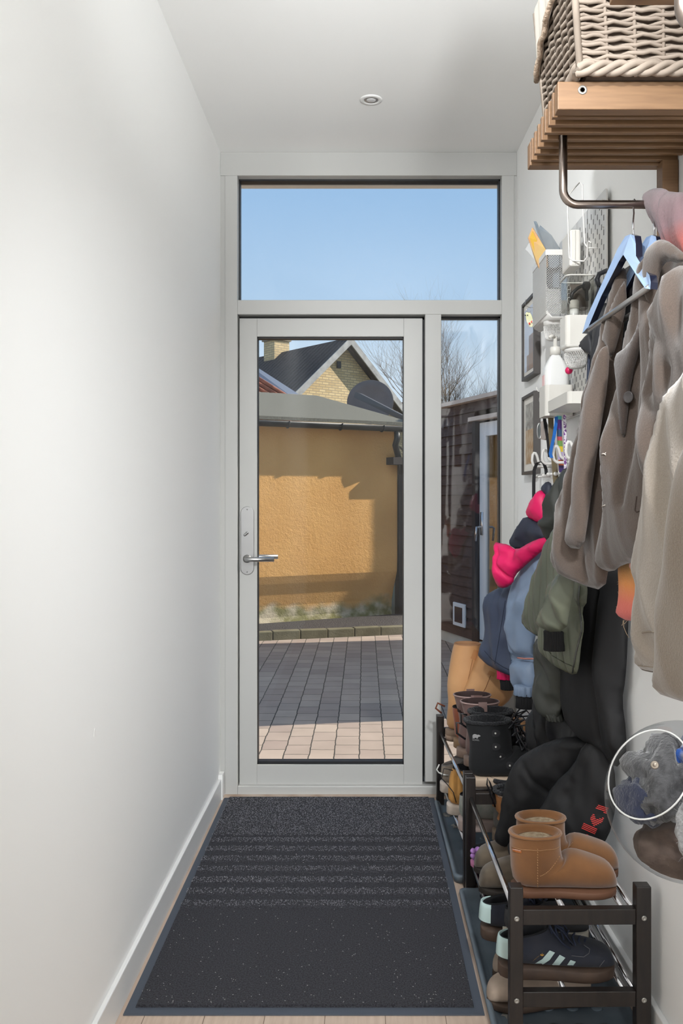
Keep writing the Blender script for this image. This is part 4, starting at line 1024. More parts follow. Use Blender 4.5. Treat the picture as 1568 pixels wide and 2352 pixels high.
# ================================================================== slatted oak hat shelves
def shelf(y0, y1, label, zb=1.972, x0=.360, n_mid=7):
    t = thing('hat_shelf', label, 'shelf', (.5, (y0 + y1) / 2, zb))
    H = .052
    def bar(nm, ya, yb, za, zb_):
        g = MB(); g.slab([(x0, ya, za), (XR(ya) - .001, ya, za), (XR(yb) - .001, yb, za), (x0, yb, za)], (0, 0, zb_ - za)); return build(nm, g, m_oak, t, smooth=False, bev=.0015)
    nb = bar('end_rail', y0, y0 + .028, zb, zb + H)
    fb = bar('end_rail', y1 - .028, y1, zb, zb + H)
    gap = (y1 - y0 - .056) / (n_mid + .0)
    for i in range(n_mid):
        yc = y0 + .028 + gap * (i + .5) + .004; bar('slat', yc - .006, yc + .006, zb + .004, zb + H)
    for ya in (y0 + .012, y1 - .052):
        g = MB(); g.box(x0 + .28, XR(ya) - .001, ya, ya + .04, zb - .5, zb + .004) if ya > y0 + .1 else None
        if g.v: build('wall_post', g, m_oak, t, smooth=False, bev=.002)
    b = MB(); c = (x0 + .046, y0, zb + .036)
    b.lathe([(.0085, -.001), (.0088, .0006), (.007, .0016), (.0045, .0014), (.0042, -.002), (.001, -.002)], c, (0, -1, 0), 20); build('screw', b, m_bolt, nb)
    bb_ = MB(); bb_.lathe([(.0043, 0), (.001, 0.0)], (c[0], c[1] - .0012, c[2]), (0, -1, 0), 6); build('socket', bb_, m_black, nb)
    yc = (y0 + y1) / 2 - .01; zr = 1.842; xr0 = x0 + .042; r = .03
    pts = [(xr0, yc, zb + .02), (xr0, yc, zr + r)] + [(xr0 + r * (1 - math.cos(a)), yc, zr + r - r * math.sin(a)) for a in np.linspace(.2, math.pi / 2, 7)] + [(XR(yc) - .002, yc, zr)]
    build('hanging_rail', MB().tube(pts, .0085, 16), mat('warm_steel', (150, 138, 130), .28, 1.0, bump=(300, .05, .0005)), t)
    return yc
shelf(1.62, 1.92, 'slatted oak hat shelf with steel rail under the wicker basket')
shelf(.95, 1.279, 'second slatted oak hat shelf nearest the camera, only its end in view')

# ---- wicker basket
m_wick = mat('greyed_wicker', (158, 145, 132), .75, var=((134, 121, 109), 14, .2), bump=(60, .1, .001))
def lerp(a, b, t): return a + (b - a) * t
bk = thing('wicker_basket', 'greyed wicker basket with cloth lining standing on the oak hat shelf', 'basket', (.53, 1.76, 2.026))
BX0, BX1, BY0, BY1, BZ0, BZ1 = .398, .655, 1.605, 1.885, 2.026, 2.31
def brect(z, off=0.0, n=None):
    f = (z - BZ0) / (BZ1 - BZ0) * .022; x0, x1, y0, y1 = BX0 - f - off, BX1 + off * .5, BY0 - f * .6 - off, BY1 + f + off
    return x0, x1, y0, y1
def bpath(z, amp, ph, step=.0125):
    x0, x1, y0, y1 = brect(z); pts = []; s = 0
    corners = [(x0, y0), (x1, y0), (x1, y1), (x0, y1)]; nrm = [(0, -1), (1, 0), (0, 1), (-1, 0)]
    for i in range(4):
        a, b = corners[i], corners[(i + 1) % 4]; L = math.hypot(b[0] - a[0], b[1] - a[1]); k = int(round(L / .05)) * 4
        for j in range(k):
            t = j / k; o = amp * math.sin(2 * math.pi * j / 8 + ph) * (1 if 1 < j < k - 1 else .3)
            pts.append(Vector((lerp(a[0], b[0], t) + nrm[i][0] * o, lerp(a[1], b[1], t) + nrm[i][1] * o, z + .0022 * math.sin(j * 1.9 + z * 900))))
    return pts
g = MB(); z = BZ0 + .026; i = 0
while z < BZ1:
    g.tube(bpath(z, .0052, math.pi * (i % 2) + .4), .0040, 5, closed=True); z += .0076; i += 1
build('woven_canes', g, m_wick, bk)
x0, x1, y0, y1 = brect(BZ0, -.014)
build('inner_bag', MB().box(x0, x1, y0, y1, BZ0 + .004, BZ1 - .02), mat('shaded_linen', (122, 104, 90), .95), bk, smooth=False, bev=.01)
g = MB()
for i in range(4):
    x0, x1, y0, y1 = brect(BZ0); X0, X1, Y0_, Y1_ = brect(BZ1)
    A = [(x0, y0), (x1, y0), (x1, y1), (x0, y1)]; B = [(X0, Y0_), (X1, Y0_), (X1, Y1_), (X0, Y1_)]
    k = int(round(math.hypot(A[(i + 1) % 4][0] - A[i][0], A[(i + 1) % 4][1] - A[i][1]) / .05))
    for j in range(k):
        t = j / k; p = [lerp(A[i][q], A[(i + 1) % 4][q], t) for q in (0, 1)]; q_ = [lerp(B[i][q], B[(i + 1) % 4][q], t) for q in (0, 1)]
        g.tube([Vector((*p, BZ0)), Vector((*q_, BZ1))], .0036 if j else .007, 6)
build('stakes', g, m_wick, bk)
g = MB()
for ph in range(3):
    x0, x1, y0, y1 = brect(BZ0, .004); pts = []
    c = [(x0, y0), (x1, y0), (x1, y1), (x0, y1)]; n_ = [(0, -1), (1, 0), (0, 1), (-1, 0)]
    for i in range(4):
        for j in range(36):
            t = j / 36; a = 2 * math.pi * (j / 36 * 3 + ph / 3)
            pts.append(Vector((lerp(c[i][0], c[(i + 1) % 4][0], t) + n_[i][0] * .005 * math.cos(a), lerp(c[i][1], c[(i + 1) % 4][1], t) + n_[i][1] * .005 * math.cos(a), BZ0 + .013 + .009 * math.sin(a))))
    g.tube(pts, .0068, 6, closed=True)
build('base_braid', g, m_wick, bk)
x0, x1, y0, y1 = brect(2.2, .006)
li = MB(); prof = []
for i, y in enumerate(np.linspace(y0 - .002, y1 + .004, 24)):
    t = i / 23; zb_ = BZ1 - .05 - .10 * t - .004 * math.sin(i * 1.9); xo = x0 - .004 - .010 * math.sin(t * 3.14) - .002 * math.sin(i * 1.3)
    prof.append([Vector((xo + .006, y, BZ1 + .01)), Vector((xo - .003, y, BZ1 - .01)), Vector((xo, y, (BZ1 + zb_) / 2)), Vector((xo + .003, y, zb_)), Vector((xo + .008, y, zb_)), Vector((xo + .012, y, BZ1))])
li.loft(prof); build('cloth_lining', li, mat('linen_lining', (205, 200, 190), .9, bump=(150, .2, .002)), bk)
hm = MB()
hm.tube([p[3] + Vector((-.002, 0, 0)) for p in prof], .006, 6); build('frayed_hem', hm, mat('lace_hem', (196, 176, 156), .95, var=((150, 130, 112), 120, .15), bump=(200, 1, .004)), bk)

# ================================================================== clothes
def wool(name, c1, c2, sc=650): return mat(name, c1, .95, var=(c2, sc, .22), bump=(260, .35, .002), sheen=.35)
w_brown = wool('brown_wool', (88, 75, 66), (68, 57, 50))
w_brown_d = wool('brown_wool_dark', (66, 54, 47), (46, 37, 33))
w_taupe = wool('taupe_wool', (156, 145, 132), (136, 125, 113))
w_camel = wool('camel_mix_wool', (136, 121, 104), (112, 98, 83))
def garment(name, label, cat, px, d, group=None):
    p = P(*px, d); return thing(name, label, cat, p, group)

# hangers: dark blue wooden with a steel bar
m_hang = mat('painted_sky_reflection', (150, 174, 208), .3, coat=.3)  # pale blue face colour stands for sky reflected in dark gloss
m_hedge = mat('navy_edge', (22, 26, 44), .3, coat=.5)
def hanger(pts_px, bar, hook, label, dx=0.0):
    V = [P(*p) + Vector((dx, 0, 0)) for p in pts_px]; c = sum(V, Vector()) / len(V)
    t = thing('clothes_hanger', label, 'hanger', V[3])
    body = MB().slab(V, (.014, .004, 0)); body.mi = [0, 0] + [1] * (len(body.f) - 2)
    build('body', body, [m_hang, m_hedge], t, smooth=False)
    a, b = [P(*q) + Vector((dx + .006, 0, 0)) for q in bar]; build('trouser_bar', MB().cyl(a, b, .0055), m_steel, t)
    build('hook', MB().tube([P(*q) + Vector((dx + .006, 0, 0)) for q in hook], .0018, 8), m_chrome, t)
    return t
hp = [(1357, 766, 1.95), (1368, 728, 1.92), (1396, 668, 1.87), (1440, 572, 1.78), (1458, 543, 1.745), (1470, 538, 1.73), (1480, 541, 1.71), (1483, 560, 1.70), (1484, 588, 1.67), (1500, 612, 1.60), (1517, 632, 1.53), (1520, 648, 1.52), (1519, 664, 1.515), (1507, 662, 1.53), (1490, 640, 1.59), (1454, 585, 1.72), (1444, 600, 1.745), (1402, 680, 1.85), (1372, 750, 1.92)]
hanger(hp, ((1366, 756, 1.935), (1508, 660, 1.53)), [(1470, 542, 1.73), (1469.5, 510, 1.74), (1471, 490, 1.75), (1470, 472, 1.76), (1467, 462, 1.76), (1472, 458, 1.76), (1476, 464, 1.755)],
       'empty navy hanger with painted sky reflection and steel bar, in front of the brown coat', -.02)
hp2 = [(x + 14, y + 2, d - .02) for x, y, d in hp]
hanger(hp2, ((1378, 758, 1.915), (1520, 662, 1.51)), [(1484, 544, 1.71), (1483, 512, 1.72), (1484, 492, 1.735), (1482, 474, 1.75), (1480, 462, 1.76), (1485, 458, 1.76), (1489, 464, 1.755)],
       'second navy wooden hanger with painted sky reflection, half hidden inside the brown coat', .01)

# brown wool coat on the far rail
A, B = (1265, 2.02), (1568, 1.50)
ct = garment('wool_coat', 'brown wool coat with wide lapels hanging from the far shelf rail', 'coat', (1470, 640), 1.7)
def pc(name, m_, outline, A_, B_, parent, **k):
    mb = pillow(outline, A_, B_, **k); return mb, build(name, mb, m_, parent)
mbF, _ = pc('far_front', w_brown, [(1428, 612), (1440, 622), (1436, 700), (1428, 790), (1418, 900), (1408, 1010), (1396, 1160), (1400, 1290), (1388, 1358), (1330, 1342), (1263, 1308), (1272, 1230), (1296, 1130), (1322, 1020), (1340, 930), (1362, 850), (1392, 740), (1404, 660)],
   (1263, 2.04), (1460, 1.76), ct, T=.030, R=.05, seed=2, wr=(.007, 14, 2.5), folds=[([(1395, 830), (1365, 960), (1330, 1120), (1300, 1320)], .014, .022), ([(1385, 980), (1358, 1150), (1345, 1330)], -.012, .014), ([(1372, 860), (1345, 960), (1320, 1080)], -.012, .010)])
build('inner_lining', pillow([(1400, 640), (1460, 600), (1500, 640), (1480, 800), (1452, 900), (1428, 1000), (1405, 1250), (1385, 1280), (1380, 1150), (1392, 960), (1400, 800)], (1380, 1.95), (1500, 1.72), T=.012, R=.03, bias=-.012, wr=(.004, 10, 3)), mat('black_lining', (24, 22, 24), .6), ct)
mbN, _ = pc('near_front', w_brown, [(1482, 620), (1510, 570), (1600, 590), (1600, 900), (1568, 1000), (1545, 1110), (1515, 1230), (1500, 1292), (1470, 1290), (1430, 1296), (1405, 1315), (1374, 1305), (1372, 1270), (1384, 1200), (1394, 1090), (1406, 1000), (1420, 960), (1432, 900), (1440, 840), (1462, 760), (1476, 700)],
   (1374, 1.86), (1600, 1.47), ct, T=.034, R=.05, seed=5, wr=(.007, 12, 2.2), folds=[([(1500, 700), (1495, 850), (1480, 1000), (1460, 1150)], -.014, .014), ([(1450, 980), (1425, 1130), (1400, 1290)], .012, .016), ([(1430, 1050), (1412, 1180), (1398, 1300)], -.010, .010)])
build('far_sleeve', pillow([(1356, 870), (1380, 800), (1400, 790), (1396, 880), (1380, 980), (1362, 1100), (1352, 1180), (1340, 1262), (1300, 1258), (1306, 1200), (1325, 1100), (1338, 1000)], (1300, 1.96), (1400, 1.80), T=.026, R=.03, wr=(.005, 12, 3), bias=.022, seed=4), w_brown, ct)
sl, _ = pc('near_sleeve', w_brown, [(1530, 640), (1570, 600), (1620, 640), (1620, 1060), (1575, 1040), (1540, 1140), (1515, 1158), (1492, 1100), (1484, 1000), (1486, 900), (1500, 800), (1512, 700)],
   (1484, 1.60), (1620, 1.38), ct, T=.030, R=.05, wr=(.008, 12, 4), bias=.018, seed=8, folds=[([(1520, 720), (1500, 820), (1490, 900)], .010, .012), ([(1530, 780), (1508, 900)], -.010, .010), ([(1555, 850), (1530, 990), (1510, 1120)], -.012, .014)])
build('collar', pillow([(1480, 640), (1482, 600), (1492, 566), (1508, 550), (1530, 551), (1552, 566), (1580, 590), (1562, 606), (1534, 598), (1518, 616), (1510, 655), (1502, 708), (1488, 694)], (1480, 1.66), (1580, 1.50), T=.014, R=.02, wr=(.002, 20, 8), bias=.03, seed=3), w_brown, ct)
build('far_lapel', pillow([(1424, 660), (1436, 640), (1440, 700), (1420, 780), (1404, 830), (1392, 790), (1380, 797), (1392, 740), (1410, 690)], (1380, 1.86), (1440, 1.78), T=.008, R=.014, wr=(.002, 12, 4), bias=.018, seed=6), w_brown, ct)
lp, _ = pc('near_lapel', w_brown_d, [(1500, 660), (1494, 720), (1484, 742), (1470, 800), (1450, 870), (1440, 960), (1434, 1010), (1428, 990), (1424, 900), (1412, 815), (1440, 795), (1462, 768), (1470, 740), (1478, 680)], (1410, 1.75), (1500, 1.60), ct, T=.009, R=.012, wr=(.002, 12, 4), bias=.020, seed=7)
sf = Surf(mbN, lp, sl)
bt = MB(); h = sf.hit(1444, 912, .004); ax_ = (EYE - h).normalized()
ax_ = (ax_ + Vector((-1.2, 0, 0))).normalized(); bt.lathe([(.0105, -.002), (.0115, .0015), (.0108, .0035), (.0085, .0025), (.007, .0015), (.001, .0012)], h, ax_, 24)
build('button', bt, mat('horn_button', (70, 66, 66), .25), ct)
bx = MB(); sf.line(bx, [(1381, 1043), (1388, 1042), (1391, 1040)], .0009, .002); sf.line(bx, [(1384, 1041), (1391, 1045)], .0009, .002); sf.line(bx, [(1382, 1163), (1389, 1160)], .0009, .002); build('buttonhole_stitch', bx, mat('pale_thread', (196, 186, 176), .8), ct)
pk_ = MB(); sf.line(pk_, [(1462, 1140), (1458, 1172), (1462, 1176), (1500, 1164)], .0014, .0006); build('pocket_seam', pk_, mat('seam_shadow_brown', (60, 48, 42), .9), ct)

# taupe coats on the near rail
tc_ = garment('wool_coat', 'pale taupe wool coat whose cuffed sleeve hangs at the right edge', 'coat', (1568, 900), 1.2)
mbT, _ = pc('sleeve', w_taupe, [(1640, 800), (1575, 850), (1548, 930), (1534, 1030), (1512, 1150), (1500, 1270), (1492, 1390), (1476, 1440), (1468, 1480), (1466, 1535), (1490, 1541), (1510, 1543), (1560, 1500), (1640, 1460)],
   (1462, 1.44), (1640, 1.12), tc_, T=.040, R=.045, wr=(.008, 9, 3), seed=3, folds=[([(1560, 900), (1530, 1100), (1505, 1300)], .010, .02), ([(1500, 1340), (1490, 1400), (1476, 1440)], -.008, .012)])
s_ = Surf(mbT); e_ = MB(); s_.line(e_, [(1474, 1453), (1490, 1450), (1510, 1453), (1526, 1457)], .0014); s_.line(e_, [(1460, 1528), (1480, 1530), (1512, 1533)], .0012); build('cuff_seam', e_, mat('taupe_seam', (150, 138, 124), .9), tc_)
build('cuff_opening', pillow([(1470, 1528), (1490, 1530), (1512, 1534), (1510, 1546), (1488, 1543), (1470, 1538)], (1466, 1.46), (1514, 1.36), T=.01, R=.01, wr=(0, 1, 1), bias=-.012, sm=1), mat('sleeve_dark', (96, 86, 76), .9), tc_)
cc = garment('wool_coat', 'camel mixed wool coat with raw pale edge, nearest at the right edge', 'coat', (1568, 1100), 1.1)
mbC, _ = pc('front', w_camel, [(1700, 900), (1620, 950), (1582, 1020), (1566, 1100), (1554, 1200), (1540, 1320), (1524, 1450), (1512, 1540), (1508, 1592), (1540, 1603), (1600, 1622), (1700, 1640)],
   (1506, 1.20), (1700, .90), cc, T=.022, R=.04, wr=(.005, 7, 3), seed=9, sm=1)
s_ = Surf(mbC); e_ = MB(); pts = [(1566, 1105), (1556, 1200), (1543, 1310), (1529, 1420), (1518, 1520), (1512, 1585)]
e_.tube([P(x - 2, y, 1.195) for x, y in pts], .0016, 6); build('raw_edge', e_, mat('cream_edge', (214, 202, 186), .95, bump=(200, 1, .003)), cc)

# scarf over the far rail, and its lower end
def dyed(name, stops, z0, z1):
    m = mat(name, (200, 150, 150), .95, bump=(220, .5, .003), sheen=.15); n, l = m.node_tree.nodes, m.node_tree.links
    t = n.new('ShaderNodeTexCoord'); s = n.new('ShaderNodeSeparateXYZ'); mr = n.new('ShaderNodeMapRange'); r = n.new('ShaderNodeValToRGB')
    mr.inputs['From Min'].default_value = z0; mr.inputs['From Max'].default_value = z1
    l.new(t.outputs['Object'], s.inputs[0]); l.new(s.outputs['Z'], mr.inputs['Value']); l.new(mr.outputs[0], r.inputs[0]); l.new(r.outputs[0], n['Principled BSDF'].inputs['Base Color'])
    e = r.color_ramp.elements
    e[0].position, e[0].color = stops[0][0], (*lin(stops[0][1]), 1); e[1].position, e[1].color = stops[-1][0], (*lin(stops[-1][1]), 1)
    for p, c in stops[1:-1]: q = e.new(p); q.color = (*lin(c), 1)
    return m
sc_ = thing('knitted_scarf', 'mauve to coral rib-knit scarf thrown over the far rail', 'scarf', (0, 0, 0))
m_sc = dyed('dyed_wool', [(0, (164, 74, 64)), (.2, (156, 84, 78)), (.42, (128, 102, 106)), (1, (124, 112, 114))], 1.68, 1.86)
build('draped_part', pillow([(1479, 452), (1486, 438), (1503, 432), (1524, 432), (1540, 442), (1600, 440), (1620, 640), (1570, 590), (1548, 584), (1524, 552), (1505, 520), (1490, 490)], (1478, 1.80), (1620, 1.52), T=.028, R=.03, res=.006, wr=(.006, 12, 4), wave=(.004, .011), seed=4, folds=[([(1530, 440), (1550, 560)], -.012, .01)]), m_sc, sc_)
m_sc2 = dyed('dyed_wool_end', [(0, (214, 104, 98)), (.25, (222, 112, 92)), (.55, (222, 142, 76)), (.85, (196, 150, 92)), (1, (160, 146, 100))], 1.0, 1.13)
mbE = pillow([(1428, 1285), (1490, 1280), (1490, 1405), (1472, 1422), (1440, 1427), (1425, 1418), (1422, 1400), (1428, 1380), (1430, 1340)], (1422, 1.86), (1490, 1.72), T=.018, R=.015, res=.006, wr=(.002, 10, 5), wave=(.0012, .006))
build('hanging_end', mbE, m_sc2, sc_)
fz_ = MB(); rnd = random.Random(5)
for i in range(46):
    y = rnd.uniform(1290, 1425); x = 1428 if y < 1395 else rnd.uniform(1424, 1470); y2 = y if x < 1430 else 1424
    p0 = P(x, y2, 1.83); q = [p0]
    for k in range(4): q.append(q[-1] + Vector((rnd.uniform(-.004, .001), rnd.uniform(-.003, .003), rnd.uniform(-.004, .001))))
    fz_.tube(q, .00035, 3)
fz_.tube([P(1432, 1425, 1.82), P(1432, 1440, 1.82), P(1438, 1455, 1.82), P(1444, 1465, 1.82)], .0004, 3)
tag(build('fuzz', fz_, mat('cream_fuzz', (226, 196, 160), .9), sc_), None, None, kind='stuff')
lb_ = garment('leather_bag', 'dusty pink leather bag corner showing below the brown coat', 'bag', (1465, 1300), 1.75)
build('flap', pillow([(1440, 1280), (1500, 1275), (1500, 1370), (1478, 1352), (1462, 1328)], (1440, 1.79), (1500, 1.68), T=.009, R=.008, wr=(0, 1, 1), bias=.018, sm=1), mat('dusty_pink_leather', (196, 142, 126), .45), lb_)
b = MB(); b.lathe([(.006, 0), (.006, .003), (.003, .004), (.001, .004)], P(1472, 1324, 1.70), (-.4, -1, 0), 14); build('stud', b, mat('bronze', (120, 96, 76), .3, .9), lb_)

# quilted olive jacket + dark hooded jacket
m_ol = mat('olive_nylon', (104, 108, 92), .42, var=((84, 88, 76), 6, .2), bump=(30, .1, .003))
oj = garment('quilted_jacket', 'olive quilted jacket with black knitted cuff hanging below the brown coat', 'jacket', (1310, 1200), 2.5)
pc('back_panel', m_ol, [(1292, 1190), (1330, 1180), (1350, 1240), (1352, 1330), (1300, 1380), (1262, 1468), (1240, 1466), (1198, 1438), (1198, 1410), (1216, 1360), (1236, 1300), (1262, 1230)], (1196, 2.74), (1352, 2.28), oj, T=.030, R=.04, res=.008, wr=(.004, 8, 3), wave=(.012, .048), seed=2)
mbO, _ = pc('front_panel', m_ol, [(1262, 1350), (1300, 1300), (1345, 1300), (1350, 1380), (1336, 1400), (1342, 1440), (1334, 1480), (1330, 1530), (1322, 1553), (1290, 1540), (1262, 1520), (1244, 1496), (1244, 1440)], (1243, 2.50), (1350, 2.20), oj, T=.026, R=.03, res=.008, wr=(.005, 9, 4), wave=(.010, .034), seed=6, bias=.02)
pc('sleeve', m_ol, [(1290, 1300), (1320, 1290), (1318, 1350), (1308, 1400), (1300, 1450), (1250, 1452), (1248, 1420), (1262, 1380), (1276, 1340)], (1246, 2.34), (1320, 2.12), oj, T=.034, R=.035, res=.008, wr=(.008, 16, 9), seed=3, bias=.045)
cuff(1249, 1299, 1448, 1494, 2.25, mat('black_rib_knit', (30, 30, 31), .95, bump=(150, .5, .003)), oj, 'knitted_cuff', 26)
s_ = Surf(mbO); e_ = MB()
s_.line(e_, [(1330, 1345), (1328, 1380), (1333, 1420), (1335, 1450), (1322, 1500), (1314, 1545)], .0022, .002); build('zip', e_, mat('gunmetal_zip', (96, 98, 96), .35, .8), oj)
e_ = MB(); s_.line(e_, [(1248, 1482), (1268, 1506), (1295, 1522), (1318, 1532)], .0014); build('hem_seam', e_, mat('olive_seam', (62, 66, 54), .8), oj)
m_dg = mat('charcoal_green_shell', (60, 62, 57), .6, var=((48, 50, 46), 8, .2), bump=(60, .1, .002))
dj = garment('hooded_jacket', 'charcoal green shell jacket with hood on the white hook', 'jacket', (1300, 1090), 2.55)
mbD, _ = pc('hood', m_dg, [(1256, 1150), (1272, 1128), (1288, 1082), (1300, 1074), (1322, 1076), (1340, 1090), (1344, 1160), (1330, 1200), (1316, 1212), (1300, 1196), (1288, 1220), (1272, 1240), (1262, 1250), (1248, 1220), (1250, 1190), (1262, 1180)], (1248, 2.66), (1344, 2.46), dj, T=.034, R=.035, wr=(.008, 10, 5), seed=5, folds=[([(1292, 1080), (1296, 1130), (1304, 1190)], -.02, .012), ([(1300, 1190), (1275, 1205), (1258, 1200)], .014, .012), ([(1275, 1140), (1262, 1180)], .012, .014)])
e_ = MB(); Surf(mbD).line(e_, [(1298, 1122), (1308, 1119), (1316, 1120)], .0016); build('reflective_piping', e_, mat('silver_piping', (150, 150, 146), .5), dj)
pc('hanging_sleeve', m_dg, [(1222, 1466), (1262, 1470), (1290, 1500), (1302, 1560), (1294, 1610), (1284, 1642), (1278, 1656), (1256, 1650), (1244, 1632), (1234, 1590), (1228, 1530)], (1222, 2.56), (1302, 2.42), dj, T=.034, R=.035, wr=(.010, 14, 8), seed=8, folds=[([(1250, 1560), (1275, 1590)], .01, .012), ([(1240, 1520), (1270, 1560), (1282, 1620)], -.008, .01)])
e_ = MB()
cuff(1251, 1287, 1638, 1656, 2.47, m_dg, dj, 'elastic_cuff', 12, .003, lean=.006)

# child's snowsuit
nv = mat('navy_nylon', (66, 76, 98), .55, var=((54, 62, 82), 7, .2), bump=(40, .1, .002))
dnv = mat('dark_navy_nylon', (44, 48, 62), .6, bump=(40, .1, .002))
lb = mat('dusty_blue_nylon', (134, 152, 176), .5, var=((116, 134, 160), 6, .2), bump=(40, .1, .002))
pnk = mat('raspberry_nylon', (226, 24, 98), .5, var=((200, 14, 84), 6, .2), bump=(40, .1, .002))
blk = mat('black_cuff_knit', (26, 26, 28), .9, bump=(150, .4, .003))
ks = garment('child_snowsuit', 'child snowsuit in navy, dusty blue and raspberry on a hook beside the sidelight', 'snowsuit', (1250, 1100), 3.0)
A1, B1 = (1108, 3.20), (1262, 2.86)
pc('navy_shoulder', dnv, [(1240, 1120), (1256, 1104), (1268, 1112), (1270, 1150), (1250, 1140)], A1, B1, ks, T=.03, R=.03, wr=(.003, 9, 5))
pc('raspberry_yoke', pnk, [(1242, 1122), (1258, 1136), (1262, 1200), (1240, 1204), (1206, 1186), (1214, 1160), (1228, 1140)], A1, B1, ks, T=.036, R=.04, wr=(.006, 9, 5), sm=1, seed=2, bias=.004)
pc('navy_chest', dnv, [(1206, 1182), (1240, 1200), (1262, 1200), (1262, 1248), (1222, 1250), (1188, 1264), (1166, 1250), (1184, 1214)], A1, B1, ks, T=.04, R=.04, wr=(.008, 9, 5), seed=3, folds=[([(1210, 1190), (1195, 1230)], .01, .012)])
pc('dusty_blue_leg', lb, [(1250, 1240), (1272, 1260), (1268, 1330), (1245, 1400), (1228, 1460), (1226, 1510), (1236, 1560), (1234, 1590), (1206, 1596), (1180, 1580), (1174, 1530), (1166, 1460), (1164, 1400), (1176, 1350), (1196, 1310), (1220, 1270)], (1160, 3.06), (1272, 2.80), ks, T=.045, R=.05, wr=(.006, 9, 5), seed=4, folds=[([(1176, 1511), (1232, 1513)], -.03, .016), ([(1215, 1380), (1180, 1440)], .010, .02), ([(1240, 1330), (1190, 1380)], -.008, .014), ([(1180, 1480), (1200, 1510)], -.008, .01)])
mbL, _ = pc('navy_leg', nv, [(1140, 1350), (1185, 1336), (1190, 1380), (1176, 1430), (1178, 1500), (1184, 1556), (1158, 1548), (1128, 1532), (1108, 1512), (1110, 1490), (1122, 1450), (1122, 1400), (1128, 1370)], (1106, 3.24), (1190, 3.02), ks, T=.045, R=.045, wr=(.007, 9, 5), seed=6, folds=[([(1135, 1370), (1128, 1440), (1115, 1500)], .012, .02), ([(1165, 1360), (1160, 1440)], -.008, .012)])
pc('raspberry_fold', pnk, [(1134, 1244), (1150, 1248), (1166, 1250), (1186, 1264), (1215, 1246), (1245, 1234), (1262, 1236), (1256, 1256), (1232, 1276), (1200, 1304), (1182, 1322), (1178, 1340), (1158, 1352), (1142, 1348), (1130, 1318), (1128, 1300), (1136, 1280)], (1126, 3.08), (1262, 2.80), ks, T=.05, R=.05, wr=(.008, 9, 6), seed=7, bias=.035, folds=[([(1152, 1262), (1158, 1300), (1178, 1330)], -.012, .007), ([(1190, 1270), (1230, 1256)], .012, .012), ([(1138, 1268), (1180, 1280)], -.008, .008), ([(1186, 1268), (1184, 1285)], -.014, .010)])
cuff(1184, 1233, 1590, 1626, 2.90, blk, ks, 'black_cuff', 22, .001)
cuff(1181, 1236, 1574, 1597, 2.90, lb, ks, 'elastic_hem', 13, .0035)
cuff(1142, 1179, 1538, 1560, 3.12, pnk, ks, 'raspberry_hem', 10, .003)
cuff(1147, 1179, 1556, 1584, 3.12, blk, ks, 'black_cuff', 18, .001, lean=.004)
cdm = MB(); s_ = Surf(pillow([(1166, 1490), (1240, 1490), (1240, 1540), (1166, 1540)], (1160, 3.06), (1272, 2.80), T=.016, R=.02, wr=(0, 1, 1), sm=0)); s_.line(cdm, [(1188, 1511), (1205, 1513), (1226, 1513)], .003, .012); build('pink_cord', cdm, mat('rose_cord', (196, 132, 120), .7), ks)
s_ = Surf(mbL); e_ = MB(); s_.line(e_, [(1112, 1495), (1128, 1514), (1155, 1532), (1178, 1542)], .0012); s_.line(e_, [(1160, 1380), (1150, 1440), (1140, 1500), (1136, 1525)], .0010); build('seams', e_, mat('navy_seam', (38, 44, 60), .8), ks)

# long black shell trousers and the folded ones with red lettering
bs = mat('black_shell', (25, 25, 27), .45, var=((20, 20, 22), 5, .2), bump=(50, .1, .002))
bs2 = mat('black_softshell', (17, 17, 19), .7, bump=(80, .1, .002))
lj = garment('long_coat', 'long black coat hanging against the wall behind the olive jacket', 'coat', (1380, 1340), 2.3)
pc('body', bs2, [(1300, 1300), (1420, 1290), (1446, 1340), (1440, 1500), (1436, 1560), (1428, 1610), (1438, 1680), (1438, 1740), (1410, 1768), (1380, 1720), (1330, 1700), (1290, 1640), (1290, 1500), (1296, 1400)], (1280, 2.46), (1446, 2.15), lj, T=.03, R=.05, wr=(.008, 7, 2), seed=2, folds=[([(1390, 1360), (1385, 1500), (1384, 1700)], -.014, .012), ([(1415, 1400), (1405, 1550), (1425, 1700)], .012, .03)])
pc('front_fold', bs, [(1240, 1500), (1290, 1480), (1340, 1460), (1384, 1440), (1386, 1600), (1384, 1690), (1370, 1740), (1300, 1740), (1222, 1730), (1226, 1660), (1240, 1600)], (1222, 2.80), (1386, 2.36), lj, T=.028, R=.04, wr=(.012, 11, 4), seed=4, bias=.01, folds=[([(1290, 1520), (1310, 1600), (1296, 1700)], .016, .02), ([(1340, 1600), (1356, 1660), (1375, 1700)], .014, .014), ([(1265, 1640), (1255, 1720)], .012, .01), ([(1320, 1520), (1330, 1640)], -.012, .014)])
tr = garment('black_trousers', 'black softshell trousers with red striped lettering slumped over the shoe rack', 'trousers', (1280, 1800), 2.4)
mbA, _ = pc('far_leg', bs2, [(1188, 1742), (1215, 1724), (1260, 1702), (1310, 1690), (1372, 1698), (1368, 1720), (1300, 1800), (1250, 1860), (1216, 1900), (1180, 1920), (1168, 1950), (1134, 1932), (1148, 1880), (1158, 1830), (1166, 1780)], (1130, 2.58), (1372, 2.36), tr, T=.045, R=.05, wr=(.009, 13, 8), seed=6, folds=[([(1200, 1740), (1230, 1770), (1262, 1820)], -.012, .012), ([(1190, 1750), (1170, 1830), (1155, 1900)], .012, .02), ([(1280, 1700), (1360, 1705)], .012, .015)])
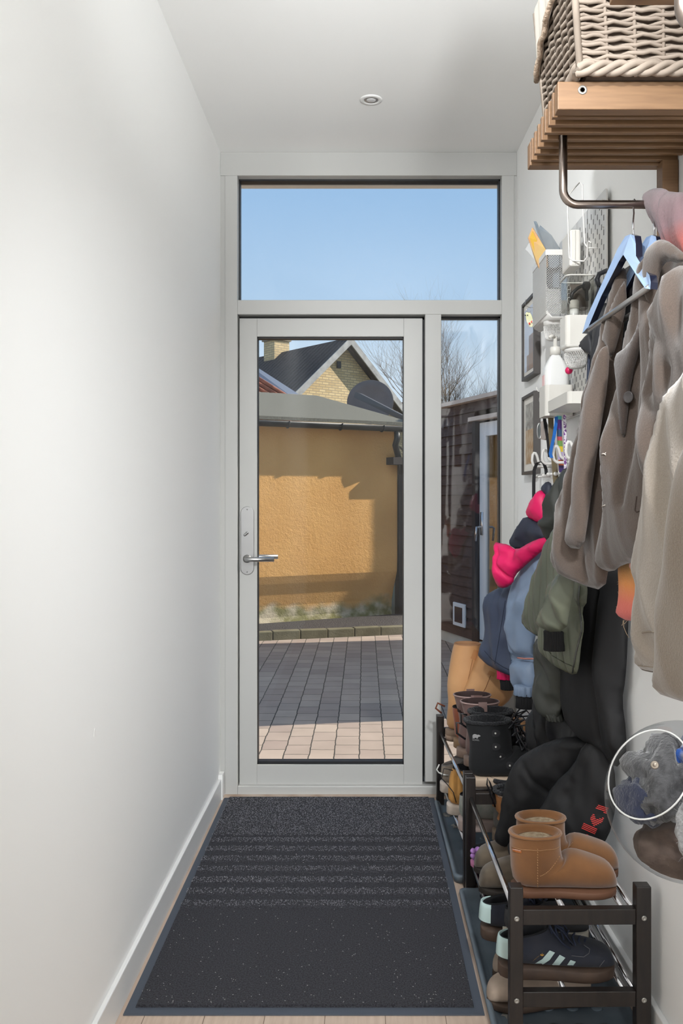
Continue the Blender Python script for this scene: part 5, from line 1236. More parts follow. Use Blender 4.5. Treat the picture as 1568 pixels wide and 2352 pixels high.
mbB, _ = pc('near_leg', bs2, [(1340, 1706), (1372, 1698), (1404, 1740), (1414, 1790), (1412, 1860), (1408, 1880), (1398, 1920), (1370, 1958), (1320, 1962), (1270, 1950), (1230, 1930), (1190, 1990), (1160, 1950), (1178, 1920), (1240, 1860), (1270, 1800), (1316, 1760)], (1158, 2.47), (1414, 2.27), tr, T=.045, R=.05, wr=(.008, 11, 7), seed=9, bias=.01, folds=[([(1345, 1710), (1330, 1760), (1310, 1800)], .012, .015), ([(1262, 1850), (1220, 1900), (1180, 1950)], .006, .008), ([(1320, 1790), (1316, 1830)], -.008, .01)])
s_ = Surf(mbB); red = mat('coral_red_print', (206, 70, 66), .6)
def k2(pts): return [(1280 + x / 11.2, 1820 + y / 11.2) for x, y in pts]
letters = [[(1045, 325), (1310, 405), (1260, 540), (960, 425)], [(670, 785), (1020, 950), (960, 1080), (615, 915)], [(935, 520), (985, 695), (1200, 640), (1150, 770), (930, 880), (880, 780), (835, 660)],
           [(540, 1045), (690, 1080), (765, 1080), (835, 1150), (730, 1220), (640, 1120), (450, 1130)], [(350, 1180), (490, 1155), (615, 1290), (490, 1385), (380, 1330), (450, 1290), (400, 1210)]]
for li_, L_ in enumerate(letters):
    e_ = MB(); ang = math.radians((18, 24, 20, 28, 48)[li_]); ca, sa = math.cos(ang), math.sin(ang)
    poly = k2(L_); R_ = [(x * ca + y * sa, -x * sa + y * ca) for x, y in poly]; v0, v1 = min(p[1] for p in R_), max(p[1] for p in R_)
    v = v0 + .9
    while v < v1 - .3:
        xs = []
        for i in range(len(R_)):
            (xa, ya), (xb, yb) = R_[i], R_[(i + 1) % len(R_)]
            if (ya > v) != (yb > v): xs.append(xa + (v - ya) / (yb - ya) * (xb - xa))
        xs.sort()
        for a, b in zip(xs[::2], xs[1::2]):
            if b - a > 1.2:
                q = [(a, v - .95), (b, v - .95), (b, v + .95), (a, v + .95)]; s_.fill(e_, [(x * ca - y * sa, x * sa + y * ca) for x, y in q], .0016, step=3)
        v += 3.85
    build('red_lettering', e_, red, tr, smooth=False)

# ================================================================== acrylic globe with hats
gc, gr = Vector((.552, 1.50, .728)), .134
gl = thing('wall_globe', 'clear acrylic wall globe stuffed with hats and gloves at the right', 'container', gc)
cut = Vector((-.72, -.42, .56)).normalized(); q = cut.to_track_quat('Z', 'Y').to_matrix()
th0 = .62; g = MB(); rings = []
for th in np.linspace(th0, math.pi - .01, 26):
    rings.append([gc + q @ Vector((gr * math.sin(th) * math.cos(2 * math.pi * k / 48), gr * math.sin(th) * math.sin(2 * math.pi * k / 48), gr * math.cos(th))) for k in range(48)])
g.loft(rings, cap0=False)
build('shell', g, glass('acrylic', (236, 238, 240), refl=.03), gl)
build('opening_rim', MB().tube(rings[0], .0016, 6, closed=True), mat('acrylic_edge', (225, 225, 222), .2), gl)
def lump(name, label, cat, c, r, sc, m_, seed, amp=.25, extra=None):
    mb = MB(); rr = []; c = Vector(c)
    for i in range(25):
        th = min(max(math.pi * i / 24, .02), math.pi - .02); ring = []
        for k in range(36):
            ph = 2 * math.pi * k / 36; d = Vector((math.sin(th) * math.cos(ph), math.sin(th) * math.sin(ph), math.cos(th)))
            f = 1 + amp * noise.noise(d * 1.6 + Vector((seed, 0, 0))) + amp * .5 * noise.noise(d * 3.6 + Vector((0, seed, 0)))
            v = c + Vector((d.x * sc[0], d.y * sc[1], d.z * sc[2])) * r * f
            dv = v - gc
            if dv.length > gr - .006: v = gc + dv.normalized() * (gr - .006)
            ring.append(v)
        rr.append(ring)
    mb.loft(rr); t = thing(name, label, cat, c); build('body', mb, m_, t); return t
lump('wool_hat', 'charcoal felted wool hat with round metal badge in the globe opening', 'hat', gc + Vector((-.045, -.03, .045)), .07, (.85, 1, .9), mat('charcoal_felt_wool', (84, 84, 86), 1, var=((52, 52, 54), 60, .15), bump=(200, .8, .004), sheen=.5), 3.3, .5)
b = MB(); h = P(1503, 1757, 1.40); b.lathe([(.0062, -.002), (.0066, .001), (.005, .002), (.0036, .0008), (.0025, .002), (.001, .0025)], h, (-.35, -1, .3), 20)
build('metal_badge', b, mat('antique_silver', (150, 140, 128), .35, .9), [o for o in bpy.data.objects if o.name == 'wool_hat'][0])
lump('wool_glove', 'navy wool glove bundle at the lip of the globe', 'glove', gc + Vector((-.085, -.035, .012)), .045, (.85, 1, .8), mat('navy_wool', (40, 46, 68), 1, bump=(200, .8, .004), sheen=.4), 7.1, .5)
lump('blue_beanie', 'bright blue beanie pushed to the back of the globe', 'hat', gc + Vector((.005, -.035, .070)), .055, (1, 1, .8), mat('blue_knit', (52, 92, 168), .95, var=((196, 190, 176), 16, .1), bump=(160, .6, .004)), 1.2, .35)
lump('brown_hat', 'brown hat in the bottom of the globe', 'hat', gc + Vector((.01, -.01, -.06)), .085, (1.1, 1, .7), mat('brown_knit', (104, 88, 78), .95, var=((76, 62, 56), 30, .15), bump=(120, .5, .004)), 5.5, .3)
lump('grey_mitten', 'fluffy pale grey mitten lying across the front of the globe', 'mitten', P(1580, 1905, 1.345), .034, (.75, .6, 1.2), mat('pale_grey_mohair', (176, 176, 176), 1, bump=(250, 1, .01), sheen=.8), 2.2, .25) if False else None
gm = thing('grey_mitten', 'fluffy pale grey mitten hanging in front of the globe at the edge', 'mitten', P(1580, 1905, 1.30))
mm = MB(); c = P(1584, 1905, 1.30); rr = []
for i in range(21):
    th = min(max(math.pi * i / 20, .03), math.pi - .03)
    rr.append([c + Vector((math.sin(th) * math.cos(2 * math.pi * k / 28) * .021, math.sin(th) * math.sin(2 * math.pi * k / 28) * .018, math.cos(th) * .044)) * (1 + .16 * noise.noise(Vector((k * .4, i * .5, 3)))) for k in range(28)])
mm.loft(rr); build('body', mm, mat('pale_grey_mohair', (172, 172, 172), 1, var=((120, 120, 122), 90, .2), bump=(250, 1, .01), sheen=.8), gm)
fz_ = MB(); rnd = random.Random(8)
for i in range(90):
    v = rr[rnd.randint(2, 18)][rnd.randint(0, 27)]; d = (v - c).normalized(); p1 = v + d * .003 + Vector((rnd.uniform(-.003, .003), rnd.uniform(-.003, .003), rnd.uniform(-.003, .003)))
    fz_.tube([v, p1, p1 + d * .002 + Vector((rnd.uniform(-.004, .004), 0, rnd.uniform(-.004, .004)))], .00025, 3)
tag(build('fuzz', fz_, MATS['pale_grey_mohair'], gm), None, None, kind='stuff')
# ================================================================== pegboard and everything on the wall
m_wp = mat('white_powder_coat', (210, 208, 204), .4)
m_wpl = mat('white_plastic', (204, 201, 194), .38)
PX = lambda y: XR(y) - .016
pb = thing('pegboard', 'white slotted pegboard on the right wall beside the sidelight', 'pegboard', (PX(2.6), 2.6, 1.51))
y0, y1, z0, z1 = 2.34, 2.86, 1.50, 2.085
bd = MB(); pts = []
def rrect(a0, a1, b0, b1, r, n=6):
    o = []
    for cx_, cy_, s0 in ((a1 - r, b1 - r, 0), (a0 + r, b1 - r, 90), (a0 + r, b0 + r, 180), (a1 - r, b0 + r, 270)):
        o += [(cx_ + r * math.cos(math.radians(s0 + 90 * k / (n - 1))), cy_ + r * math.sin(math.radians(s0 + 90 * k / (n - 1)))) for k in range(n)]
    return o
bd.slab([(PX(y), y, z) for y, z in rrect(y0, y1, z0, z1, .012)], (.005, 0, 0)); build('board', bd, m_wp, pb, smooth=False, bev=.001)
sl = MB()
for i in range(25):
    for j in range(14):
        y = y0 + .022 + i * .02; z = z0 + .03 + j * .04 + (.02 if i % 2 else 0)
        if z < z1 - .025: sl.box(PX(y) - .0006, PX(y) + .001, y - .0026, y + .0026, z - .0075, z + .0075)
sl_o = build('slots', sl, mat('slot_dark', (112, 112, 112), .8), pb, smooth=False); tag(sl_o, None, None, kind='stuff')
for z in (z0 + .03, z1 - .03):
    b = MB(); b.cyl((PX(y0) - .004, y0 + .03, z), (XR(y0) - .001, y0 + .03, z), .008, 14); build('wall_spacer', b, m_wpl, pb)

def lattice(mb, o, U, V, nu, nv, r=.0006):
    """diamond mesh in the parallelogram o + u*U + v*V"""
    o, U, V = Vector(o), Vector(U), Vector(V); n = nu + nv
    for s in (1, -1):
        for k in range(-nv, nu + 1):
            a = []; 
            for t in (0, 1):
                u = (k + t * nv) / nu if s > 0 else (k + (1 - t) * nv) / nu
                a.append((u, t))
            (u0_, v0_), (u1_, v1_) = a
            # clip to 0..1 in u
            def at(u): return v0_ + (u - u0_) / (u1_ - u0_) * (v1_ - v0_)
            lo, hi = max(0, min(u0_, u1_)), min(1, max(u0_, u1_))
            if hi - lo < 1e-3: continue
            mb.tube([o + U * lo + V * at(lo), o + U * hi + V * at(hi)], r, 3)
    return mb
# letter holder
lh = thing('letter_holder', 'white mesh letter holder full of magazines at the top of the pegboard', 'letter holder', (.6, 2.76, 1.8))
X0, X1, Ya, Yb, Za, Zb = .556, .640, 2.66, 2.87, 1.80, 2.005
rim = MB(); rim.slab([(X0, Ya, Zb - .012), (X1, Ya, Zb - .012), (X1, Yb, Zb - .012), (X0, Yb, Zb - .012)], (0, 0, .0)) if False else None
rim = MB(); rim.box(X0 - .002, X0 + .001, Ya, Yb, Zb - .014, Zb + .004).box(X0, X1, Ya - .002, Ya + .001, Zb - .014, Zb + .004).box(X0, X1, Yb - .001, Yb + .002, Zb - .014, Zb + .004)
build('rim', rim, m_wp, lh, smooth=False, bev=.0012)
g = MB(); lattice(g, (X0, Ya, Za + .012), (X1 - X0, 0, 0), (0, 0, Zb - Za - .02), 11, 26); lattice(g, (X0, Ya, Za + .012), (0, Yb - Ya, 0), (0, 0, Zb - Za - .02), 26, 26, .0011)
mo = build('mesh', g, m_wp, lh, smooth=False); tag(mo, None, None, kind='stuff')
bt = MB(); bt.loft([[Vector((X0, y, Za + .02)), Vector((X0 + .004, y, Za + .006)), Vector((X0 + .016, y, Za)), Vector((X1, y, Za)), Vector((X1, y, Za + .004)), Vector((X0 + .018, y, Za + .004)), Vector((X0 + .003, y, Za + .022))] for y in (Ya, Yb)])
build('bottom', bt, m_wp, lh)
def sheet(name, label, q, off, m_, cat='magazine', group=None):
    V = [P(*p) for p in q]; t = thing(name, label, cat, V[0], group); build('pages', MB().slab(V, off), m_, t, smooth=False); return t
mg = sheet('magazine', 'yellow and orange magazine poking out of the letter holder', [(1212, 547, 2.80), (1222, 522, 2.80), (1252, 572, 2.74), (1256, 610, 2.74), (1240, 622, 2.76), (1231, 606, 2.79)], (.006, .012, 0), mat('yellow_cover', (206, 178, 112), .5, var=((204, 146, 112), 16, .2)))
build('cover_print', MB().slab([P(1216.5, 547, 2.792), P(1223, 531, 2.792), P(1233, 551, 2.772), P(1231, 590, 2.775)], (-.001, -.001, 0)), mat('ochre_print', (206, 164, 60), .5), mg, smooth=False)
sheet('magazine', 'grey blue magazine leaning behind the yellow one', [(1225, 508, 2.84), (1231, 508, 2.84), (1237, 524, 2.82), (1240, 517, 2.82), (1266, 540, 2.78), (1284, 568, 2.75), (1284, 660, 2.75), (1256, 660, 2.78), (1240, 560, 2.81)], (.008, .02, 0), mat('grey_cover', (146, 152, 156), .5, var=((110, 124, 136), 10, .2)))
sheet('leaflet', 'pale grey leaflet sticking out left of the letter holder', [(1206, 572, 2.86), (1216, 556, 2.86), (1232, 596, 2.85), (1227, 596, 2.85)], (.004, .004, 0), mat('pale_grey_paper', (188, 190, 190), .6), 'leaflet')

# white wire holder
wh = thing('wire_holder', 'bent white wire holder hooked on the pegboard', 'wire holder', P(1320, 560, 2.45))
wp = [(1383, 521, 2.36), (1387, 521, 2.36), (1387, 560, 2.40), (1382, 569.5, 2.41), (1349, 569.5, 2.45), (1342, 559, 2.46), (1339, 500, 2.46), (1337, 424, 2.46), (1331, 418, 2.46), (1309, 443, 2.50), (1303.5, 456, 2.50), (1302.8, 490, 2.50), (1307, 592, 2.50), (1315, 599, 2.50), (1341, 599.5, 2.46), (1348, 590, 2.45), (1349, 560, 2.44), (1352, 554, 2.43), (1357, 558, 2.42)]
build('wire', MB().tube([P(*p) for p in wp], .0022, 8), m_wp, wh)
def boxy(name, label, cat, x0, x1, y0_, y1_, za, zb, m_, bev=.006, local_parts=None):
    t = thing(name, label, cat, ((x0 + x1) / 2, (y0_ + y1_) / 2, za)); build('body', MB().box(x0, x1, y0_, y1_, za, zb), m_, t, smooth=False, bev=bev); return t
wb = boxy('white_box', 'small white plastic box hung behind the wire holder', 'box', .590, .622, 2.50, 2.60, 1.915, 2.022, m_wpl)
build('lid_groove', MB().box(.6055, .6065, 2.4985, 2.5, 1.92, 2.018), mat('groove_grey', (168, 164, 156), .6), wb, smooth=False)
# open tray, open box
def openbox(name, label, cat, x0, x1, y0_, y1_, za, zb, t_=.003, m_=None, bev=.003):
    m_ = m_ or m_wpl; t = thing(name, label, cat, ((x0 + x1) / 2, (y0_ + y1_) / 2, za)); o = [(a, b) for a, b in rrect(x0, x1, y0_, y1_, .012, 5)]; i_ = [(a, b) for a, b in rrect(x0 + t_, x1 - t_, y0_ + t_, y1_ - t_, .010, 5)]
    g = MB(); g.loft([[Vector((a, b, za)) for a, b in o], [Vector((a, b, zb)) for a, b in o], [Vector((a, b, zb)) for a, b in i_], [Vector((a, b, za + t_)) for a, b in i_]]); build('body', g, m_, t, smooth=False); return t
openbox('pegboard_tray', 'shallow white tray clipped low on the pegboard', 'tray', .553, .640, 2.367, 2.63, 1.507, 1.540)
openbox('pegboard_box', 'deeper white box under the spray bottle', 'box', .550, .636, 2.645, 2.745, 1.500, 1.594)
# clear container
m_clr = glass('clear_plastic', (238, 238, 236), refl=.04, rough=.05)
ccn = openbox('clear_container', 'clear plastic container with cables on the pegboard', 'container', .562, .640, 2.41, 2.50, 1.778, 1.866, .002, m_clr)
build('lid_rim', MB().tube([Vector((a, b, 1.867)) for a, b in rrect(.561, .641, 2.409, 2.501, .012, 5)], .002, 6, closed=True), m_wpl, ccn)
it = thing('sunglasses_case', 'brown case standing inside the clear container', 'case', (.585, 2.46, 1.782)); build('body', MB().box(.578, .632, 2.45, 2.485, 1.782, 1.852), mat('dark_taupe_case', (98, 88, 80), .6), it, smooth=False, bev=.005)
hs_ = thing('headphones', 'black headphone band coiled inside the clear container', 'headphones', (.60, 2.43, 1.79))
build('band', MB().tube([(.575, 2.43, 1.79), (.580, 2.428, 1.82), (.595, 2.428, 1.835), (.61, 2.428, 1.842), (.62, 2.43, 1.83), (.622, 2.43, 1.80)], .005, 8), bl, hs_)
build('ear_cup', MB().lathe([(.001, -.006), (.012, -.006), (.013, .006), (.001, .006)], (.618, 2.425, 1.84), (1, .3, 0), 18), bl, hs_)
kc = thing('carabiner', 'silver grey rings at the left end of the clear container', 'ring', (.572, 2.43, 1.80)); g = MB()
for k in range(4): g.tube([Vector((.571 + .001 * k, 2.425 + .005 * k, 1.80 + .012 * k)) + Vector((.005 * math.cos(a), .002, .009 * math.sin(a))) for a in np.linspace(0, 6.28, 14)[:-1]], .0013, 5, closed=True)
build('rings', g, m_steel, kc)
# soap bottle in a white cup
cup = openbox('bottle_cup', 'rounded white cup holding the pump bottle on the pegboard', 'cup', .553, .632, 2.39, 2.47, 1.672, 1.752)
cb_ = MB(); cb_.loft([[Vector((a, b, z)) for a, b in rrect(.553 + k, .632 - k * .6, 2.39 + k, 2.47 - k, .012, 5)] for z, k in ((1.672, 0), (1.664, .006), (1.658, .02))]); build('bottom', cb_, m_wpl, cup)
sb = thing('sanitiser_bottle', 'clear bottle with white flip cap in the rounded cup', 'bottle', (.586, 2.43, 1.68))
bc = Vector((.586, 2.43, 0))
build('body', MB().lathe([(.024, 1.68), (.025, 1.76), (.022, 1.772), (.012, 1.778), (.011, 1.784)], bc, n=24), m_clr, sb)
build('neck', MB().lathe([(.0125, 1.752), (.0125, 1.776)], bc, n=20), mat('frosted_cap', (214, 214, 210), .4), sb)
build('cap', MB().lathe([(.0125, 1.777), (.0135, 1.779), (.0135, 1.798), (.011, 1.801), (.001, 1.801)], bc, n=20), m_wpl, sb)
# mesh cups
def meshcup(name, label, c, rx, ry, z0_, z1_, band=.010):
    t = thing(name, label, 'cup', (c[0], c[1], z0_)); n = 40; g = MB(); pr = [(1, z1_ - band), (.97, (z0_ + z1_) / 2), (.78, z0_ + .006), (.55, z0_)]
    def pt(k, f, z): a = 2 * math.pi * k / n; return Vector((c[0] + rx * f * math.cos(a), c[1] + ry * f * math.sin(a), z))
    m_ = 8
    for s in (1, -1):
        for k in range(n):
            q = []
            for i in range(m_ + 1):
                u = i / m_ * (len(pr) - 1); j = min(int(u), len(pr) - 2); f = lerp(pr[j][0], pr[j + 1][0], u - j); z = lerp(pr[j][1], pr[j + 1][1], u - j); q.append(pt(k + s * i * .55, f, z))
            g.tube(q, .0006, 3)
    o = build('mesh', g, m_wp, t, smooth=False); tag(o, None, None, kind='stuff')
    r_ = MB(); r_.loft([[pt(k, 1.02, z1_) for k in range(n)], [pt(k, 1.02, z1_ - band) for k in range(n)], [pt(k, .98, z1_ - band) for k in range(n)], [pt(k, .98, z1_) for k in range(n)]], cap0=False, cap1=False); build('rim', r_, m_wp, t)
    b_ = MB(); b_.lathe([(rx * .56, 0), (rx * .56, .002)], (c[0], c[1], z0_), n=24); build('base', b_, m_wp, t); return t
meshcup('mesh_cup', 'white mesh cup below the rounded cup on the pegboard', (.590, 2.42), .032, .036, 1.610, 1.662)
meshcup('mesh_cup', 'small white mesh cup below the letter holder', (.592, 2.72), .031, .034, 1.742, 1.800, .014)
rb_ = thing('red_bauble', 'pink red bauble peeping out under the mesh cup', 'ornament', P(1305, 852, 2.50)); build('ball', MB().ball(P(1306, 851, 2.50), .011, 16, 10), mat('raspberry_gloss', (196, 24, 84), .3), rb_)
# spray bottle
sp_ = thing('pump_bottle', 'large white pump bottle standing in the white box', 'bottle', (.590, 2.69, 1.505)); bc = Vector((.590, 2.69, 0))
def orect(hx, hy, z, c=bc): return [Vector((c.x + a, c.y + b, z)) for a, b in rrect(-hx, hx, -hy, hy, min(hx, hy) * .55, 6)]
build('body', MB().loft([orect(.036, .030, 1.508), orect(.037, .032, 1.52), orect(.037, .032, 1.63), orect(.034, .03, 1.652), orect(.022, .02, 1.675), orect(.013, .013, 1.690), orect(.0125, .0125, 1.697)]), mat('white_hdpe', (214, 214, 212), .35), sp_)
build('cap', MB().lathe([(.0165, 1.690), (.0165, 1.712), (.014, 1.716), (.006, 1.717), (.006, 1.748), (.001, 1.749)], bc, n=24), m_wpl, sp_)
build('pump_head', MB().tube([(bc.x, bc.y, 1.745), (bc.x - .012, bc.y - .012, 1.748), (bc.x - .022, bc.y - .022, 1.742)], .005, 8), m_wpl, sp_)
build('pink_label', MB().box(.5525, .5532, 2.672, 2.705, 1.585, 1.628), mat('pale_pink_label', (226, 188, 186), .5), sp_, smooth=False)

# umbrella hanging from a hook
um = thing('umbrella', 'folded black umbrella with curved handle hanging on the pegboard', 'umbrella', P(1375, 640, 2.3))
hk = [(1415, 652, 2.24), (1418, 636, 2.24), (1410, 626, 2.25), (1392, 622, 2.27), (1376, 629, 2.29), (1370, 642, 2.29), (1376, 658, 2.29)]
build('handle', MB().tube([P(*p) for p in hk], .0065, 10), mat('black_rubber_grip', (40, 42, 48), .35), um)
build('handle_rod', MB().tube([P(1376, 658, 2.29), P(1384, 672, 2.28), P(1408, 700, 2.26)], .003, 8), m_chrome, um)
bnyl = mat('black_nylon', (38, 39, 43), .6, bump=(60, .1, .002))
build('folded_canopy', pillow([(1366, 700), (1400, 694), (1412, 760), (1402, 830), (1386, 860), (1372, 900), (1364, 940), (1356, 980), (1348, 960), (1352, 900), (1362, 840), (1358, 815), (1352, 770), (1358, 730)], (1346, 2.40), (1412, 2.26), T=.022, R=.02, res=.006, wr=(.006, 16, 6), seed=3, folds=[([(1372, 700), (1364, 760), (1362, 830), (1356, 930)], -.01, .006), ([(1390, 720), (1384, 800), (1374, 880)], .008, .008)]), bnyl, um)
build('loose_flap', pillow([(1325, 796), (1344, 770), (1356, 764), (1360, 790), (1362, 822), (1350, 812), (1336, 804)], (1324, 2.42), (1362, 2.34), T=.006, R=.008, wr=(.002, 9, 5), sm=1), bnyl, um)
cane = thing('walking_stick', 'slim blue black stick standing upright beside the umbrella', 'stick', P(1352, 1050, 2.36))
build('shaft', MB().tube([P(1380, 640, 2.40), P(1366, 700, 2.40), P(1354, 800, 2.40), P(1349, 900, 2.40), P(1344, 1000, 2.40), P(1340, 1075, 2.40)], .0048, 10), mat('blue_black_lacquer', (34, 42, 62), .3), cane)
rl = thing('round_reel', 'round grey reel beside the last coat hook', 'reel', P(1330, 1050, 2.36)); build('disc', MB().lathe([(.001, -.006), (.013, -.006), (.019, -.004), (.020, 0), (.019, .004), (.001, .005)], P(1331, 1048, 2.36), (-1, -.5, 0), 26), mat('dark_grey_plastic', (84, 82, 82), .4), rl)

# ---- hook rail
hr = thing('hook_rail', 'white wall rail with ball-ended pegs and looped coat hooks', 'hook rail', (.63, 2.7, 1.33))
zr_ = 1.342
build('rail', MB().box(.652, .660, 2.35, 3.16, zr_ - .028, zr_ + .03), m_wp, hr, smooth=False, bev=.002)
for (x, y, d) in ((1225, 1096, 3.05), (1234, 1093.5, 3.08), (1248, 1092, 2.98), (1259, 1089.5, 2.90), (1275, 1088.5, 2.70), (1286, 1085, 2.66), (1318, 1080, 2.46)):
    e = P(x, y, d); g = MB(); g.tube([Vector((.652, d, e.z + .004)), e], .0042, 8); g.ball(e, .0066, 14, 10); build('peg', g, m_wp, hr)
def hook(pts, r=.0046): build('hook', MB().tube([P(*p) for p in pts], r, 10), m_wp, hr)
def loopk(x, y, d, s, w):   # loop tip at (x,y), returning to the wall
    return [(x, y + 2 * s, d), (x - 4 * s, y + 6 * s, d), (x - 5 * s, y + 22 * s, d), (x - 2 * s, y + 32 * s, d), (x + 6 * s, y + 38 * s, d), (x + 20 * s, y + 38 * s, d), (x + w, y + 36 * s, d)]
def hookp(x, y, d, s, w): 
    return [(x + w, y + 31 * s, d), (x + 20 * s, y + 31 * s, d), (x + 12 * s, y + 24 * s, d), (x + 8 * s, y + 8 * s, d), (x + 4 * s, y + 1 * s, d), (x, y, d), (x - 4 * s, y + 6 * s, d), (x - 5.5 * s, y + 22 * s, d), (x - 3 * s, y + 33 * s, d), (x + 4 * s, y + 39 * s, d), (x + 20 * s, y + 39 * s, d), (x + w, y + 38 * s, d)]
hook(hookp(1226, 1040, 3.02, .82, 40)); hook(hookp(1249, 1033, 2.90, .82, 36)); hook(hookp(1275, 1024, 2.62, .98, 44)); hook(hookp(1305, 1014, 2.48, 1.05, 38))
def strap(name, label, cat, pts, w, m_, th=.0012, wv=(.0, 1, 0)):
    V = [P(*p) for p in pts]; t = thing(name, label, cat, V[0]); wv = Vector(wv).normalized() * w; g = MB()
    rings = [[v - wv * .5, v + wv * .5, v + wv * .5 + Vector((th, th * .4, 0)), v - wv * .5 + Vector((th, th * .4, 0))] for v in V]; g.loft(rings); build('webbing', g, m_, t, smooth=False); return t
WX = (.9, .42, 0)
strap('bag_strap', 'black webbing strap looped over the farthest coat hook', 'strap', [(1225, 1165, 3.0), (1225, 1110, 3.0), (1226, 1080, 3.0), (1232, 1064, 2.99), (1243, 1060, 2.97), (1249, 1066, 2.95), (1253, 1078, 2.94), (1254, 1090, 2.94)], .013, mat('black_webbing', (44, 44, 46), .8), wv=WX)
strap('lanyard', 'blue printed lanyard hanging from the third coat hook', 'lanyard', [(1277, 957, 2.62), (1276, 972, 2.62), (1272, 1000, 2.60), (1267, 1022, 2.60), (1263, 1042, 2.60), (1266, 1052, 2.60)], .011, mat('cobalt_ribbon', (36, 104, 184), .5), wv=WX)
strap('belt', 'olive brown strap hanging behind the lanyards', 'strap', [(1264, 955, 2.72), (1265, 1000, 2.72), (1272, 1060, 2.71), (1276, 1110, 2.70), (1278, 1150, 2.70)], .020, mat('olive_webbing', (116, 104, 80), .8), wv=WX)
mc = bpy.data.materials.new('striped_ribbon'); mc.use_nodes = True; n, l = mc.node_tree.nodes, mc.node_tree.links
t_ = n.new('ShaderNodeTexCoord'); s2 = n.new('ShaderNodeSeparateXYZ'); mr = n.new('ShaderNodeMapRange'); r_ = n.new('ShaderNodeValToRGB'); r_.color_ramp.interpolation = 'CONSTANT'
zt = P(0, 955, 2.66).z; mr.inputs['From Min'].default_value = zt - .19; mr.inputs['From Max'].default_value = zt
build_off = True
l.new(t_.outputs['Generated'], s2.inputs[0]); l.new(s2.outputs['Z'], r_.inputs[0]); l.new(r_.outputs[0], n['Principled BSDF'].inputs['Base Color'])
e = r_.color_ramp.elements; e[0].position = 0; e[0].color = (*lin((70, 54, 110)), 1); e[1].position = .93; e[1].color = (*lin((92, 190, 186)), 1)
for p, c in ((.12, (190, 96, 60)), (.22, (196, 178, 222)), (.36, (236, 206, 60)), (.46, (120, 160, 84)), (.56, (196, 84, 100)), (.63, (60, 84, 120)), (.76, (104, 66, 150))): q = e.new(p); q.color = (*lin(c), 1)
strap('lanyard', 'many-coloured patterned lanyard in the middle of the hooks', 'lanyard', [(1283, 955, 2.64), (1284, 1000, 2.64), (1287, 1050, 2.64), (1289, 1085, 2.64)], .018, mc, wv=WX)
strap('ribbon', 'white ribbon with purple chain print beside the coloured lanyard', 'ribbon', [(1296, 953, 2.60), (1297, 1000, 2.60), (1298, 1040, 2.60), (1297, 1090, 2.60)], .009, mat('purple_print_ribbon', (232, 226, 234), .6, var=((118, 66, 138), 150, .03)), wv=WX)
strap('key_strap', 'black narrow strap with keys at the left of the lanyards', 'strap', [(1249, 955, 2.78), (1253, 985, 2.77), (1258, 1015, 2.76), (1261, 1050, 2.75)], .011, mat('black_ribbon', (34, 33, 36), .7), wv=WX)
kf = thing('car_key', 'grey and black car key hanging below the white box', 'key', P(1246, 990, 2.80)); build('fob', MB().slab([P(*p) for p in ((1241, 968, 2.82), (1250, 966, 2.80), (1254, 975, 2.79), (1254, 1005, 2.79), (1250, 1011, 2.80), (1241, 1009, 2.82))], (.008, .008, 0)), mat('key_grey', (150, 140, 134), .35), kf, smooth=False, bev=.002)
build('key_ring', MB().tube([P(1242 + 4 * math.cos(a), 918 + 9 * math.sin(a), 2.82) for a in np.linspace(0, 6.28, 16)[:-1]], .001, 5, closed=True), m_chrome, kf)
build('link', MB().tube([P(1243, 926, 2.82), P(1246, 945, 2.81), P(1247, 968, 2.80)], .0018, 5), m_chrome, kf)
sgz = thing('sunglasses', 'dark sunglasses hooked left of the car key', 'sunglasses', P(1238, 985, 2.86)); build('frame', MB().tube([P(1238 + 4.5 * math.cos(a), 990 + 18 * math.sin(a), 2.86) for a in np.linspace(0, 6.28, 20)[:-1]], .002, 6, closed=True), m_steel, sgz); build('lens', MB().slab([P(1238 + 4.2 * math.cos(a), 990 + 17 * math.sin(a), 2.86) for a in np.linspace(0, 6.28, 20)[:-1]], (.001, .001, 0)), mat('smoke_lens', (96, 100, 100), .1), sgz, smooth=False)
whk = thing('wall_hook', 'small white wire hook on the wall by the lower picture frame', 'hook', P(1236, 900, 2.98)); build('wire', MB().tube([P(1232, 889, 2.98), P(1232, 894, 2.98), P(1236, 899, 2.98), P(1241, 898, 2.98), P(1243, 904, 2.98)], .002, 6), m_wp, whk)
# keychain charms hung high
kr = thing('keychain_charm', 'yellow green keychain charm with two red dots by the upper picture', 'keychain', P(1213, 733, 2.98))
build('plate', MB().slab([P(x, y, 2.98) for x, y in ((1206, 722), (1208, 717), (1216, 717), (1220, 724), (1224, 738), (1225, 744), (1221, 751), (1215, 750), (1209, 738))], (.002, .004, 0)), mat('pale_lime', (216, 220, 160), .4, var=((226, 220, 200), 20, .2)), kr, smooth=False)
g = MB(); g.ball(P(1215.5, 743, 2.975), .0034, 10, 8, (1, .4, 1)); build('red_dot', g, mat('cherry_red', (214, 60, 50), .4), kr); g = MB(); g.ball(P(1221, 739, 2.975), .0034, 10, 8, (1, .4, 1)); build('red_dot', g, MATS['cherry_red'], kr)
g = MB(); g.ball(P(1206, 724, 2.975), .0022, 8, 6); build('black_dot', g, bl, kr); g = MB(); g.ball(P(1211, 724, 2.975), .0022, 8, 6); build('black_dot', g, bl, kr)
build('ring', MB().tube([P(1214 + 5.5 * math.cos(a), 712 + 6 * math.sin(a), 2.98) for a in np.linspace(0, 6.28, 18)[:-1]], .0008, 5, closed=True), m_chrome, kr)
build('hanging_wire', MB().tube([P(1207, 688, 2.98), P(1205, 697, 2.98), P(1208, 703, 2.98), P(1216, 706, 2.98), P(1228, 706, 2.98)], .0009, 5), m_steel, kr)
